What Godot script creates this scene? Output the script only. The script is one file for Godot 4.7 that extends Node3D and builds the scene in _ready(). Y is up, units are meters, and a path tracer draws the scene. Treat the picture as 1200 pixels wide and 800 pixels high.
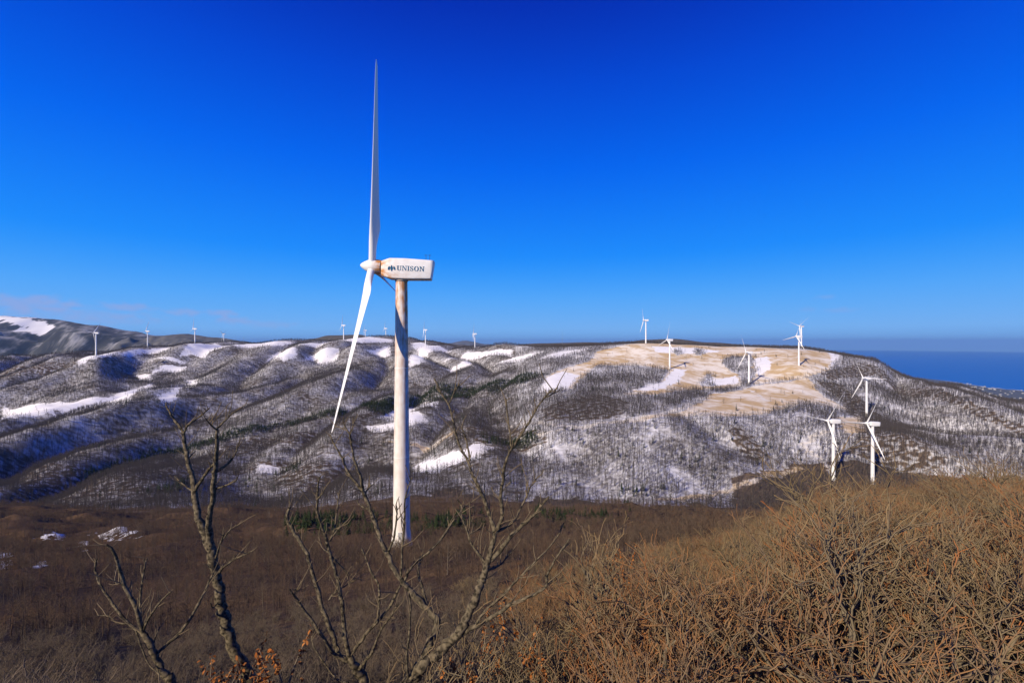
extends Node3D
# A wind farm on snowy hills above the sea, seen from a brushy summit. Units are metres, y is up; the eye is at the origin, level, looking along -z.

const F := 533.0                     # focal length in photo pixels (1200 x 800)
const SUN_AZ := -42.0                # degrees from +z towards -x
const SUN_EL := 29.0

var rng := RandomNumberGenerator.new()
var used := {}

# ------------------------------------------------------------------ naming
func numbered(called: String) -> String:
	var n: int = used.get(called, 0)
	used[called] = n + 1
	return called if n == 0 else "%s_%03d" % [called, n]

func tag(o: Node, label: String, category: String, group := "", kind := "") -> void:
	if label: o.set_meta("label", label)
	if category: o.set_meta("category", category)
	if group: o.set_meta("group", group)
	if kind: o.set_meta("kind", kind)

func thing(called: String, at: Vector3, turn := 0.0) -> Node3D:
	var o := Node3D.new()
	o.name = numbered(called)
	add_child(o)
	o.position = at
	o.rotation.y = turn
	return o

func part(called: String, mesh: Mesh, m: Material, parent: Node3D, t := Transform3D()) -> MeshInstance3D:
	var o := MeshInstance3D.new()
	o.name = called
	o.mesh = mesh
	if m: o.material_override = m
	o.transform = t
	parent.add_child(o, true)
	return o

func top(called: String, mesh: Mesh, m: Material) -> MeshInstance3D:
	var o := MeshInstance3D.new()
	o.name = numbered(called)
	o.mesh = mesh
	if m: o.material_override = m
	add_child(o)
	return o

func mat(lin: Color, rough := 0.9, spec := 0.3) -> StandardMaterial3D:
	var m := StandardMaterial3D.new()
	m.albedo_color = lin.linear_to_srgb()
	m.roughness = rough
	m.metallic_specular = spec
	return m

func vmat(rough := 0.95) -> StandardMaterial3D:
	var m := StandardMaterial3D.new()
	m.albedo_color = Color.WHITE
	m.vertex_color_use_as_albedo = true
	m.roughness = rough
	m.metallic_specular = 0.2
	return m

# ------------------------------------------------------------------ mesh arrays
class Arr:
	var v := PackedVector3Array()
	var n := PackedVector3Array()
	var c := PackedColorArray()
	var uv := PackedVector2Array()
	var i := PackedInt32Array()
	func mesh(with_color := true) -> ArrayMesh:
		var a := []
		a.resize(Mesh.ARRAY_MAX)
		a[Mesh.ARRAY_VERTEX] = v
		a[Mesh.ARRAY_NORMAL] = n
		if with_color and c.size() == v.size(): a[Mesh.ARRAY_COLOR] = c
		if uv.size() == v.size(): a[Mesh.ARRAY_TEX_UV] = uv
		a[Mesh.ARRAY_INDEX] = i
		var m := ArrayMesh.new()
		m.add_surface_from_arrays(Mesh.PRIMITIVE_TRIANGLES, a)
		return m
	func quad(a: int, b: int, cc: int, d: int) -> void:
		i.append_array([a, b, cc, a, cc, d])
	# a tapering tube through points p with radii r and colours col
	func tube(p: PackedVector3Array, r: PackedFloat32Array, col: PackedColorArray, sides: int, cap := false, scale_v := 1.0) -> void:
		var first := v.size()
		var d := (p[1] - p[0]).normalized()
		var side := d.cross(Vector3.UP if absf(d.y) < 0.9 else Vector3.RIGHT).normalized()
		var length := 0.0
		for k in p.size():
			if k > 0: length += p[k].distance_to(p[k - 1])
			var t := (p[mini(k + 1, p.size() - 1)] - p[maxi(k - 1, 0)]).normalized()
			side = (side - t * side.dot(t)).normalized()
			var other := t.cross(side)
			for s in sides:
				var a := TAU * s / sides
				var o := side * cos(a) + other * sin(a)
				v.append(p[k] + o * r[k])
				n.append(o)
				c.append(col[k])
				uv.append(Vector2(float(s) / sides, length * scale_v))
		for k in p.size() - 1:
			for s in sides:
				var a := first + k * sides + s
				var b := first + k * sides + (s + 1) % sides
				i.append_array([a, b + sides, b, a, a + sides, b + sides])
		if cap:
			var e := v.size()
			var k := p.size() - 1
			v.append(p[k]); n.append((p[k] - p[k - 1]).normalized()); c.append(col[k]); uv.append(Vector2(0.5, length * scale_v))
			for s in sides:
				i.append_array([first + k * sides + s, e, first + k * sides + (s + 1) % sides])
	# lathe of [x, radius] about the y axis
	func lathe(prof: Array, sides: int) -> void:
		var first := v.size()
		for k in prof.size():
			var a0: Vector2 = prof[maxi(k - 1, 0)]
			var a1: Vector2 = prof[mini(k + 1, prof.size() - 1)]
			var t := (a1 - a0).normalized()
			for s in sides + 1:
				var a := TAU * s / sides
				var o := Vector3(cos(a), 0, sin(a))
				v.append(o * prof[k].y + Vector3.UP * prof[k].x)
				n.append((o * t.x - Vector3.UP * t.y).normalized())
				uv.append(Vector2(float(s) / sides, 1.0 - float(prof[k].x - prof[0].x) / (prof[prof.size() - 1].x - prof[0].x)))
		for k in prof.size() - 1:
			for s in sides:
				var a := first + k * (sides + 1) + s
				i.append_array([a, a + 1, a + sides + 2, a, a + sides + 2, a + sides + 1])

# ------------------------------------------------------------------ the lie of the land
# Columns of the photo (x) with, for lines that run through the landscape, the distance z and the height in photo rows.
const NEAR_Z := [2.5, 5.0, 10.0, 20.0, 45.0, 112.0, 200.0, 300.0]
const NEAR_Y := {
	-200: [-2.7, -5.0, -8.5, -14.5, -27.0, -55.0, -88.0, -121.0],
	20: [-2.6, -4.8, -8.2, -14.0, -26.5, -54.0, -88.0, -110.0],
	90: [-2.6, -4.8, -8.2, -14.0, -26.5, -53.5, -89.0, -114.0],
	160: [-2.6, -4.8, -8.2, -14.0, -26.5, -53.0, -84.0, -118.0],
	260: [-2.6, -4.7, -8.0, -13.6, -25.6, -52.0, -84.0, -113.0],
	360: [-2.55, -4.6, -7.7, -13.0, -24.6, -51.5, -81.0, -115.0],
	468: [-2.5, -4.4, -7.4, -12.5, -23.5, -50.4, -82.0, -112.0],
	560: [-2.45, -4.3, -7.1, -11.9, -22.5, -49.5, -80.0, -110.0],
	650: [-2.4, -4.2, -6.8, -11.2, -21.5, -49.0, -80.0, -113.0],
	740: [-2.35, -3.95, -6.3, -10.4, -20.5, -49.0, -79.0, -110.0],
	850: [-2.3, -3.7, -5.8, -9.6, -19.5, -49.0, -81.0, -115.0],
	1000: [-2.1, -3.0, -4.5, -7.6, -17.0, -49.0, -84.0, -120.0],
	1100: [-2.1, -2.9, -4.3, -7.2, -16.5, -49.0, -85.0, -122.0],
	1200: [-2.1, -2.8, -4.2, -7.1, -16.5, -50.0, -86.0, -124.0],
	1500: [-2.1, -2.8, -4.2, -7.1, -16.5, -50.0, -86.0, -124.0],
}
const FAR := {
	-200: [[450, 594], [620, 564], [800, 530], [950, 502], [1050, 486], [1200, 458], [1450, 436], [1900, 440], [4200, 425]],
	0: [[450, 592], [620, 562], [800, 528], [950, 500], [1050, 484], [1200, 455], [1450, 428], [1900, 436], [4200, 425]],
	112: [[450, 592], [600, 560], [780, 525], [950, 497], [1080, 475], [1250, 444], [1415, 416], [1900, 420], [4200, 425]],
	172: [[450, 590], [600, 556], [780, 522], [1000, 485], [1200, 458], [1500, 430], [1840, 408], [2300, 418], [4200, 420]],
	228: [[450, 590], [600, 556], [780, 522], [1000, 488], [1250, 455], [1600, 425], [1940, 404], [2650, 403], [4200, 415]],
	300: [[450, 589], [590, 556], [760, 520], [1000, 482], [1300, 450], [1600, 424], [2000, 404], [2800, 408], [4200, 415]],
	402: [[440, 588], [580, 556], [760, 515], [1000, 478], [1300, 448], [1600, 420], [1940, 400], [2500, 401], [4200, 412]],
	468: [[430, 587], [570, 556], [760, 510], [1000, 472], [1300, 444], [1650, 418], [2400, 398], [2800, 405], [4200, 412]],
	560: [[430, 586], [550, 552], [720, 508], [950, 468], [1200, 445], [1500, 425], [1840, 411], [2300, 415], [4200, 415]],
	650: [[425, 586], [510, 545], [600, 500], [780, 465], [1000, 440], [1200, 420], [1450, 407], [1800, 414], [4200, 415]],
	757: [[430, 585], [520, 540], [620, 495], [820, 462], [1000, 440], [1180, 420], [1360, 402], [1800, 412], [4200, 415]],
	850: [[470, 582], [570, 535], [690, 486], [900, 460], [1050, 440], [1220, 420], [1420, 406], [1850, 416], [4200, 420]],
	936: [[490, 580], [580, 540], [700, 493], [880, 462], [1000, 445], [1080, 428], [1400, 408], [1800, 420], [4200, 460]],
	1020: [[500, 575], [580, 540], [680, 508], [817, 488], [950, 462], [1100, 440], [1250, 421], [1600, 450], [4200, 560]],
	1100: [[500, 572], [580, 545], [700, 520], [820, 500], [950, 480], [1060, 466], [1180, 454], [1500, 480], [4200, 580]],
	1200: [[520, 570], [600, 545], [720, 525], [830, 508], [940, 495], [1020, 487], [1100, 481], [1500, 510], [4200, 620]],
	1500: [[520, 570], [600, 545], [720, 525], [830, 510], [940, 500], [1020, 494], [1100, 490], [1500, 520], [4200, 640]],
}
const U0 := -1.5
const U1 := 1.7
const UN := 320
const WN := 360
const W0 := 0.9                      # ln z at the near and far ends of the table
const W1 := 8.4
var table := PackedFloat32Array()
var spur := FastNoiseLite.new()
var fine := FastNoiseLite.new()
var rough_n := FastNoiseLite.new()
var calm := []                       # [x, z, radius] where the ground is even

func catmull(k0, k1, k2, k3, t: float) -> float:
	return 0.5 * (2.0 * k1 + (k2 - k0) * t + (2.0 * k0 - 5.0 * k1 + 4.0 * k2 - k3) * t * t + (3.0 * k1 - k0 - 3.0 * k2 + k3) * t * t * t)

func across(d: Dictionary, px: float, pick: Callable) -> float:
	var keys := d.keys()
	var j := 0
	while j < keys.size() - 2 and px > keys[j + 1]: j += 1
	var t := clampf((px - keys[j]) / float(keys[j + 1] - keys[j]), 0.0, 1.0)
	t = lerpf(t, t * t * (3.0 - 2.0 * t), 0.5)
	return lerpf(pick.call(d[keys[j]]), pick.call(d[keys[j + 1]]), t)

func make_table() -> void:
	table.resize((UN + 1) * (WN + 1))
	for a in UN + 1:
		var px := 600.0 + F * lerpf(U0, U1, float(a) / UN)
		var w := PackedFloat32Array()
		var y := PackedFloat32Array()
		for k in NEAR_Z.size():
			w.append(log(NEAR_Z[k]))
			y.append(across(NEAR_Y, px, func(r): return r[k]))
		for k in 9:
			var z := across(FAR, px, func(r): return float(r[k][0]))
			var row := across(FAR, px, func(r): return float(r[k][1]))
			w.append(log(z))
			y.append(-(row - 400.0) / F * z)
		# monotone cubic slopes in ln z
		var n := w.size()
		var m := PackedFloat32Array()
		for k in n:
			if k == 0: m.append((y[1] - y[0]) / (w[1] - w[0]))
			elif k == n - 1: m.append((y[k] - y[k - 1]) / (w[k] - w[k - 1]))
			else:
				var s0 := (y[k] - y[k - 1]) / (w[k] - w[k - 1])
				var s1 := (y[k + 1] - y[k]) / (w[k + 1] - w[k])
				m.append(0.0 if s0 * s1 <= 0.0 else 2.0 * s0 * s1 / (s0 + s1))
		var j := 0
		for b in WN + 1:
			var ww := lerpf(W0, W1, float(b) / WN)
			while j < n - 2 and ww > w[j + 1]: j += 1
			var h := w[j + 1] - w[j]
			var t := clampf((ww - w[j]) / h, 0.0, 1.0)
			var t2 := t * t
			var t3 := t2 * t
			table[a * (WN + 1) + b] = (2 * t3 - 3 * t2 + 1) * y[j] + (t3 - 2 * t2 + t) * h * m[j] + (-2 * t3 + 3 * t2) * y[j + 1] + (t3 - t2) * h * m[j + 1]

func base_height(x: float, z: float) -> float:
	var d := maxf(-z, 2.5)
	var fa := clampf((x / d - U0) / (U1 - U0), 0.0, 0.99999) * UN
	var fb := clampf((log(d) - W0) / (W1 - W0), 0.0, 0.99999) * WN
	var a := int(fa)
	var b := int(fb)
	fa -= a
	fb -= b
	var at := a * (WN + 1) + b
	return lerpf(lerpf(table[at], table[at + 1], fb), lerpf(table[at + WN + 1], table[at + WN + 2], fb), fa)

func height(x: float, z: float) -> float:
	var d := -z
	var y := base_height(x, z)
	if d < 2.5:
		return lerpf(-1.95, y, clampf((d + 4.0) / 6.5, 0.0, 1.0))
	if d < 420.0:
		y += fine.get_noise_2d(x * 0.7, z * 0.7) * clampf((d - 6.0) * 0.035, 0.0, 6.0) * (1.0 - smoothstep(300.0, 420.0, d)) * (1.0 - exp(-((x + 29) * (x + 29) + (z + 112) * (z + 112)) / 500.0))
	if d > 330.0:
		var u := x / d
		var amp := smoothstep(330.0, 560.0, d) * 40.0
		var open_land := smoothstep(0.02, 0.12, u) * smoothstep(600.0, 760.0, d) * (1.0 - smoothstep(0.76, 0.86, u))
		amp *= 1.0 - 0.86 * open_land
		amp *= 1.0 - 0.7 * smoothstep(-0.05, 0.06, u) * (1.0 - smoothstep(0.76, 0.9, u))
		amp *= 1.0 - 0.6 * smoothstep(1500.0, 2100.0, d)
		var keep := 1.0
		for c in calm:
			var q: float = ((x - c[0]) * (x - c[0]) + (z - c[1]) * (z - c[1])) / (c[2] * c[2])
			if q < 6.0: keep *= 1.0 - exp(-q)
		y += ((absf(spur.get_noise_2d(x + 60.0 * sin(z * 0.006), z * 0.32)) * 2.1 - 0.45) * amp + fine.get_noise_2d(x * 0.35, z * 0.35) * 3.0 * amp / 22.0) * keep
	return y

# first point of the land that a photo pixel looks at
func hit(px: float, py: float, from := 360.0, to := 4000.0) -> Vector3:
	var dx := (px - 600.0) / F
	var dy := -(py - 400.0) / F
	var d := from
	var best := 1e9
	var where := from
	while d < to:
		var over := dy * d - height(dx * d, -d)
		if over < 0.0:
			where = d
			break
		if over / d < best:
			best = over / d
			where = d
		d *= 1.006
	return Vector3(dx * where, height(dx * where, -where), -where)

# ------------------------------------------------------------------ world set-up
func _ready() -> void:
	rng.seed = 20240117
	var cam := Camera3D.new()
	cam.name = "camera"
	cam.fov = rad_to_deg(2.0 * atan(400.0 / F))
	cam.near = 0.05
	cam.far = 220000.0
	add_child(cam)
	cam.current = true
	sky_and_sun()

	spur.noise_type = FastNoiseLite.TYPE_SIMPLEX_SMOOTH
	spur.seed = 29
	spur.frequency = 1.0 / 340.0
	spur.fractal_octaves = 2
	spur.fractal_gain = 0.4
	fine.noise_type = FastNoiseLite.TYPE_SIMPLEX_SMOOTH
	fine.seed = 5
	fine.frequency = 1.0 / 28.0
	fine.fractal_octaves = 3
	rough_n.noise_type = FastNoiseLite.TYPE_SIMPLEX_SMOOTH
	rough_n.seed = 77
	rough_n.frequency = 1.0 / 60.0
	rough_n.fractal_octaves = 4
	make_table()
	for t in FAR_TURBINES:
		var d: float = t.z
		calm.append([(t.x - 600.0) / F * d, -d, 70.0])
	print("table")
	land_cover()
	print("cover")
	terrain()
	print("terrain")
	sea()
	far_mountains()
	snow_hollows()
	woods()
	print("woods")
	turbines()
	masts()
	near_brush()
	print("brush")
	foreground_trees()
	print("done")

func sky_and_sun() -> void:
	var env := Environment.new()
	env.background_mode = Environment.BG_SKY
	env.tonemap_mode = Environment.TONE_MAPPER_LINEAR
	env.tonemap_exposure = 1.15
	env.background_energy_multiplier = 0.87
	env.sdfgi_enabled = true
	env.ssao_enabled = true
	env.ssil_enabled = true
	env.fog_enabled = true
	env.fog_density = 0.000019
	env.fog_light_color = Color(0.56, 0.77, 1.0)
	var w := 2048
	var h := 1024
	var im := Image.create(w, h, false, Image.FORMAT_RGBF)
	# elevation in degrees, sRGB colour of a clear winter sky
	var stops := [[-90.0, Color8(120, 172, 232)], [0.0, Color8(120, 172, 232)], [1.5, Color8(122, 182, 246)], [5.4, Color8(84, 168, 252)], [10.6, Color8(28, 140, 253)], [20.6, Color8(2, 102, 240)], [29.4, Color8(2, 72, 212)], [37.0, Color8(4, 46, 178)], [60.0, Color8(3, 28, 120)], [90.0, Color8(3, 22, 100)]]
	for r in h:
		var el := 90.0 - (r + 0.5) / h * 180.0
		var k := 0
		while k < stops.size() - 2 and el > stops[k + 1][0]: k += 1
		var t := clampf((el - stops[k][0]) / (stops[k + 1][0] - stops[k][0]), 0.0, 1.0)
		var a: Color = stops[k][1]
		im.fill_rect(Rect2i(0, r, w, 1), a.lerp(stops[k + 1][1], t).srgb_to_linear())
	# thin low clouds all round the horizon: [azimuth, elevation, half width, half height, strength]
	var puffs := [[-46.5, 3.3, 3.4, 0.75, 0.6], [-44.0, 2.4, 6.0, 0.6, 0.3], [-40.2, 3.3, 2.0, 0.4, 0.55], [-35.8, 3.0, 1.6, 0.36, 0.5], [-32.5, 3.0, 1.6, 0.3, 0.5], [-31.6, 2.3, 1.5, 0.45, 0.5], [-42.0, 2.0, 5.0, 0.5, 0.25], [-28.0, 1.9, 3.0, 0.4, 0.3], [34.5, 4.6, 1.0, 0.22, 0.28], [35.8, 3.2, 1.6, 0.25, 0.22], [33.0, 3.4, 1.0, 0.2, 0.15]]
	rng.seed = 9
	for k in 40:
		puffs.append([rng.randf_range(65.0, 295.0), rng.randf_range(1.5, 4.8), rng.randf_range(1.5, 5.0), rng.randf_range(0.3, 0.7), rng.randf_range(0.2, 0.55)])
	var cn := FastNoiseLite.new()
	cn.seed = 3
	cn.frequency = 0.55
	cn.fractal_octaves = 4
	for p in puffs:
		var az0: float = p[0]
		for ix in range(int((az0 - p[2] * 1.6 + 180.0) / 360.0 * w), int((az0 + p[2] * 1.6 + 180.0) / 360.0 * w)):
			for iy in range(int((90.0 - p[1] - p[3] * 2.2) / 180.0 * h), int((90.0 - p[1] + p[3] * 2.2) / 180.0 * h)):
				var az := (ix + 0.5) / w * 360.0 - 180.0
				var el := 90.0 - (iy + 0.5) / h * 180.0
				if el < 0.3: continue
				var q := pow((az - az0) / p[2], 2.0) + pow((el - p[1]) / p[3], 2.0)
				var s: float = clampf(1.15 - q + cn.get_noise_2d(az * 1.1, el * 4.5) * 1.3, 0.0, 1.0) * p[4]
				if s > 0.0:
					var was := im.get_pixel((ix + w / 2) % w, iy)
					im.set_pixel((ix + w / 2) % w, iy, was.lerp(Color(0.34, 0.40, 0.72), s))
	var sm := PanoramaSkyMaterial.new()
	sm.panorama = ImageTexture.create_from_image(im)
	var sky := Sky.new()
	sky.sky_material = sm
	env.sky = sky
	var we := WorldEnvironment.new()
	we.name = "world"
	we.environment = env
	add_child(we)
	var sun := DirectionalLight3D.new()
	sun.name = "sun"
	sun.light_energy = 1.6
	sun.light_angular_distance = 0.5
	sun.light_color = Color(1.0, 0.93, 0.82)
	sun.shadow_enabled = true
	var az := deg_to_rad(SUN_AZ)
	var el := deg_to_rad(SUN_EL)
	var to_sun := Vector3(sin(az) * cos(el), sin(el), cos(az) * cos(el))
	add_child(sun)
	sun.look_at_from_position(to_sun * 100.0, Vector3.ZERO)

# ------------------------------------------------------------------ land cover (what lies and grows where)
enum { WOOD, SNOW, STRAW, TRACK, CONIFER, BROWN, DENSE }
const CX0 := -2300.0
const CX1 := 1900.0
const CZ0 := -380.0
const CZ1 := -2700.0
const CW := 2048
const CH := 1536
var cover := PackedByteArray()

func fill_poly(pts: PackedVector2Array, cls: int) -> void:
	var lo := CH
	var hi := -1
	for p in pts:
		lo = mini(lo, int(floor(p.y)))
		hi = maxi(hi, int(ceil(p.y)))
	for r in range(maxi(lo, 0), mini(hi, CH - 1) + 1):
		var xs := []
		var yy := r + 0.5
		for k in pts.size():
			var a := pts[k]
			var b := pts[(k + 1) % pts.size()]
			if (a.y <= yy) != (b.y <= yy): xs.append(a.x + (yy - a.y) / (b.y - a.y) * (b.x - a.x))
		xs.sort()
		for k in range(0, xs.size() - 1, 2):
			for c in range(maxi(int(ceil(xs[k] - 0.5)), 0), mini(int(floor(xs[k + 1] - 0.5)), CW - 1) + 1):
				cover[r * CW + c] = cls

func to_cover(p: Vector3) -> Vector2:
	return Vector2((p.x - CX0) / (CX1 - CX0) * CW, (p.z - CZ0) / (CZ1 - CZ0) * CH)

func field(cls: int, px: Array) -> void:
	var pts := PackedVector2Array()
	for k in range(0, px.size(), 2): pts.append(to_cover(hit(px[k], px[k + 1])))
	fill_poly(pts, cls)

func track(cls: int, width: float, px: Array) -> void:
	for k in range(0, px.size() - 2, 2):
		var a := hit(px[k], px[k + 1])
		var b := hit(px[k + 2], px[k + 3])
		var d := Vector2(b.x - a.x, b.z - a.z)
		if d.length() < 0.5: continue
		var n := Vector3(-d.y, 0, d.x).normalized() * width * 0.5
		fill_poly(PackedVector2Array([to_cover(a + n), to_cover(b + n), to_cover(b - n), to_cover(a - n)]), cls)

func land_cover() -> void:
	cover.resize(CW * CH)
	cover.fill(WOOD)
	# dense brown woods and bare brush
	field(DENSE, [0, 432, 60, 424, 100, 421, 80, 432, 40, 440, 0, 444])
	field(DENSE, [0, 563, 110, 560, 180, 568, 150, 582, 0, 584])
	field(DENSE, [100, 556, 190, 540, 300, 512, 420, 488, 470, 484, 400, 500, 300, 526, 220, 545, 130, 572])
	field(DENSE, [120, 560, 230, 548, 330, 541, 400, 535, 330, 549, 240, 556, 160, 570])
	field(DENSE, [320, 560, 420, 552, 470, 545, 420, 562, 330, 572])
	field(DENSE, [480, 508, 600, 502, 640, 507, 640, 520, 560, 524, 500, 516])
	field(DENSE, [630, 482, 660, 470, 700, 462, 740, 472, 720, 490, 680, 494, 640, 494])
	field(DENSE, [855, 500, 872, 505, 888, 520, 900, 535, 880, 540, 862, 520])
	field(DENSE, [955, 446, 985, 450, 1010, 468, 1040, 492, 1080, 515, 1110, 545, 1040, 555, 1000, 530, 1010, 500, 985, 468])
	field(DENSE, [1030, 430, 1090, 456, 1150, 478, 1200, 500, 1200, 512, 1150, 492, 1090, 466, 1030, 442, 1005, 425])
	field(DENSE, [960, 437, 1000, 428, 1040, 438, 1010, 442, 975, 446])
	field(BROWN, [860, 560, 930, 545, 1000, 540, 1100, 560, 1200, 560, 1200, 600, 860, 600])
	# evergreens
	field(CONIFER, [95, 554, 180, 529, 250, 514, 330, 497, 330, 502, 250, 520, 185, 537, 110, 562])
	field(CONIFER, [330, 497, 400, 481, 440, 472, 500, 461, 545, 454, 600, 447, 642, 439, 610, 452, 560, 461, 500, 473, 440, 485, 400, 489, 340, 502])
	field(CONIFER, [185, 575, 205, 569, 225, 566, 215, 576, 195, 581])
	field(CONIFER, [320, 551, 350, 548, 345, 553, 325, 556])
	field(CONIFER, [568, 515, 620, 507, 632, 512, 625, 522, 590, 524, 570, 521])
	field(CONIFER, [728, 577, 742, 573, 742, 582, 728, 583])
	# snowfields
	for s in [
		[0, 476, 57, 474, 67, 471, 102, 467, 125, 466, 155, 456, 180, 449, 179, 456, 155, 464, 152, 470, 125, 474, 62, 480, 102, 484, 60, 486, 0, 492],
		[158, 441, 175, 439, 180, 445, 163, 446],
		[175, 437, 192, 429, 220, 430, 212, 436, 190, 435, 180, 440],
		[175, 467, 200, 459, 220, 452, 218, 445, 232, 444, 230, 452, 208, 461, 208, 470, 190, 475],
		[160, 420, 200, 419, 220, 425, 212, 428, 180, 422],
		[137, 416, 155, 410, 202, 406, 198, 410, 170, 416, 150, 420],
		[88, 424, 120, 415, 140, 412, 120, 420, 92, 429],
		[217, 406, 250, 402, 300, 401, 345, 403, 320, 407, 270, 405, 245, 412, 240, 420, 225, 417, 210, 420],
		[345, 406, 382, 401, 460, 398, 460, 402, 420, 403, 375, 406],
		[312, 422, 327, 412, 347, 409, 347, 419, 332, 425],
		[352, 424, 367, 416, 397, 410, 396, 422, 370, 427, 372, 421],
		[427, 410, 457, 405, 457, 417, 450, 420],
		[477, 401, 500, 404, 532, 410, 512, 412, 500, 416, 497, 425, 479, 432, 479, 420, 490, 415],
		[515, 430, 550, 424, 560, 426, 550, 430, 525, 435],
		[520, 427, 547, 412, 600, 410, 600, 419, 582, 416, 550, 422],
		[577, 430, 600, 420, 600, 425],
		[427, 500, 460, 495, 475, 492, 442, 490, 460, 481, 500, 470, 515, 471, 510, 479, 480, 482, 495, 486, 502, 495, 480, 500, 477, 505, 440, 507],
		[480, 546, 512, 537, 540, 527, 562, 521, 582, 525, 562, 537, 540, 542, 507, 555, 485, 555],
		[300, 544, 350, 542, 340, 550, 300, 557],
		[600, 419, 637, 412, 620, 420, 600, 425],
		[630, 421, 657, 412, 695, 408, 665, 417, 650, 420],
		[660, 424, 700, 410, 675, 420],
	]: field(SNOW, s)
	for r in int(80.0 / (CZ0 - CZ1) * CH):
		var d := 380.0 + float(r) / CH * (CZ0 - CZ1)
		for c in CW:
			var x := CX0 + float(c) / CW * (CX1 - CX0)
			if d < 418.0 + fine.get_noise_2d(x * 0.5, d * 0.5) * 34.0: cover[r * CW + c] = BROWN
	# grazed pasture, straw showing through thin snow
	field(STRAW, [630, 461, 640, 442, 660, 432, 690, 424, 700, 412, 740, 403, 800, 403, 860, 406, 920, 409, 975, 411, 986, 415, 983, 425, 972, 435, 955, 440, 920, 447, 888, 450, 840, 455, 800, 457, 765, 463, 730, 463, 748, 455, 772, 450, 785, 434, 745, 428, 700, 428, 685, 440, 670, 455, 650, 459])
	field(STRAW, [700, 497, 750, 491, 800, 482, 825, 470, 830, 462, 870, 457, 888, 452, 920, 448, 945, 442, 955, 450, 960, 460, 975, 470, 998, 481, 975, 478, 955, 474, 930, 476, 900, 484, 850, 488, 800, 488, 750, 495])
	field(STRAW, [978, 488, 1010, 488, 1014, 506, 988, 508])
	field(STRAW, [447, 517, 530, 505, 532, 510, 475, 520])
	field(SNOW, [765, 406, 815, 408, 850, 412, 812, 415, 770, 413])
	field(SNOW, [830, 446, 865, 440, 866, 450, 838, 452])
	field(SNOW, [630, 461, 640, 443, 660, 435, 680, 440, 665, 455, 650, 459])
	field(SNOW, [740, 458, 775, 448, 790, 432, 805, 434, 795, 448, 770, 458])
	field(SNOW, [970, 412, 986, 415, 983, 425, 972, 434, 975, 424])
	field(SNOW, [885, 420, 900, 418, 905, 430, 890, 440, 884, 432])
	field(WOOD, [849, 421, 858, 417, 868, 418, 880, 415, 885, 423, 882, 430, 887, 438, 881, 444, 884, 451, 868, 453, 870, 445, 864, 438, 855, 434, 847, 428])
	field(WOOD, [826, 441, 832, 438, 837, 443, 834, 448, 838, 453, 824, 453, 820, 449, 826, 446])
	field(WOOD, [789, 413, 793, 410, 798, 412, 800, 415, 794, 417])
	field(WOOD, [813, 411, 818, 408, 822, 410, 826, 413, 823, 417, 816, 416])
	# tracks
	track(TRACK, 7.0, [600, 500, 650, 499, 680, 501, 705, 496, 760, 487, 800, 478, 826, 465])
	track(TRACK, 6.0, [870, 454, 885, 459, 893, 467, 900, 470])
	track(STRAW, 9.0, [770, 587, 825, 583, 875, 567, 900, 557, 940, 548])
	track(TRACK, 6.0, [968, 505, 942, 524, 952, 532, 968, 545, 975, 560])
	track(TRACK, 5.0, [600, 518, 640, 508, 700, 498])

func cover_at(x: float, z: float) -> int:
	var c := int((x - CX0) / (CX1 - CX0) * CW)
	var r := int((z - CZ0) / (CZ1 - CZ0) * CH)
	if c < 0 or r < 0 or c >= CW or r >= CH: return WOOD
	return cover[r * CW + c]

func noise_bytes(seed_: int, freq: float, octaves: int, w: int, h: int) -> PackedByteArray:
	var n := FastNoiseLite.new()
	n.seed = seed_
	n.frequency = freq
	n.noise_type = FastNoiseLite.TYPE_SIMPLEX_SMOOTH
	n.fractal_octaves = octaves
	return n.get_image(w, h, false, false, true).get_data()

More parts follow.
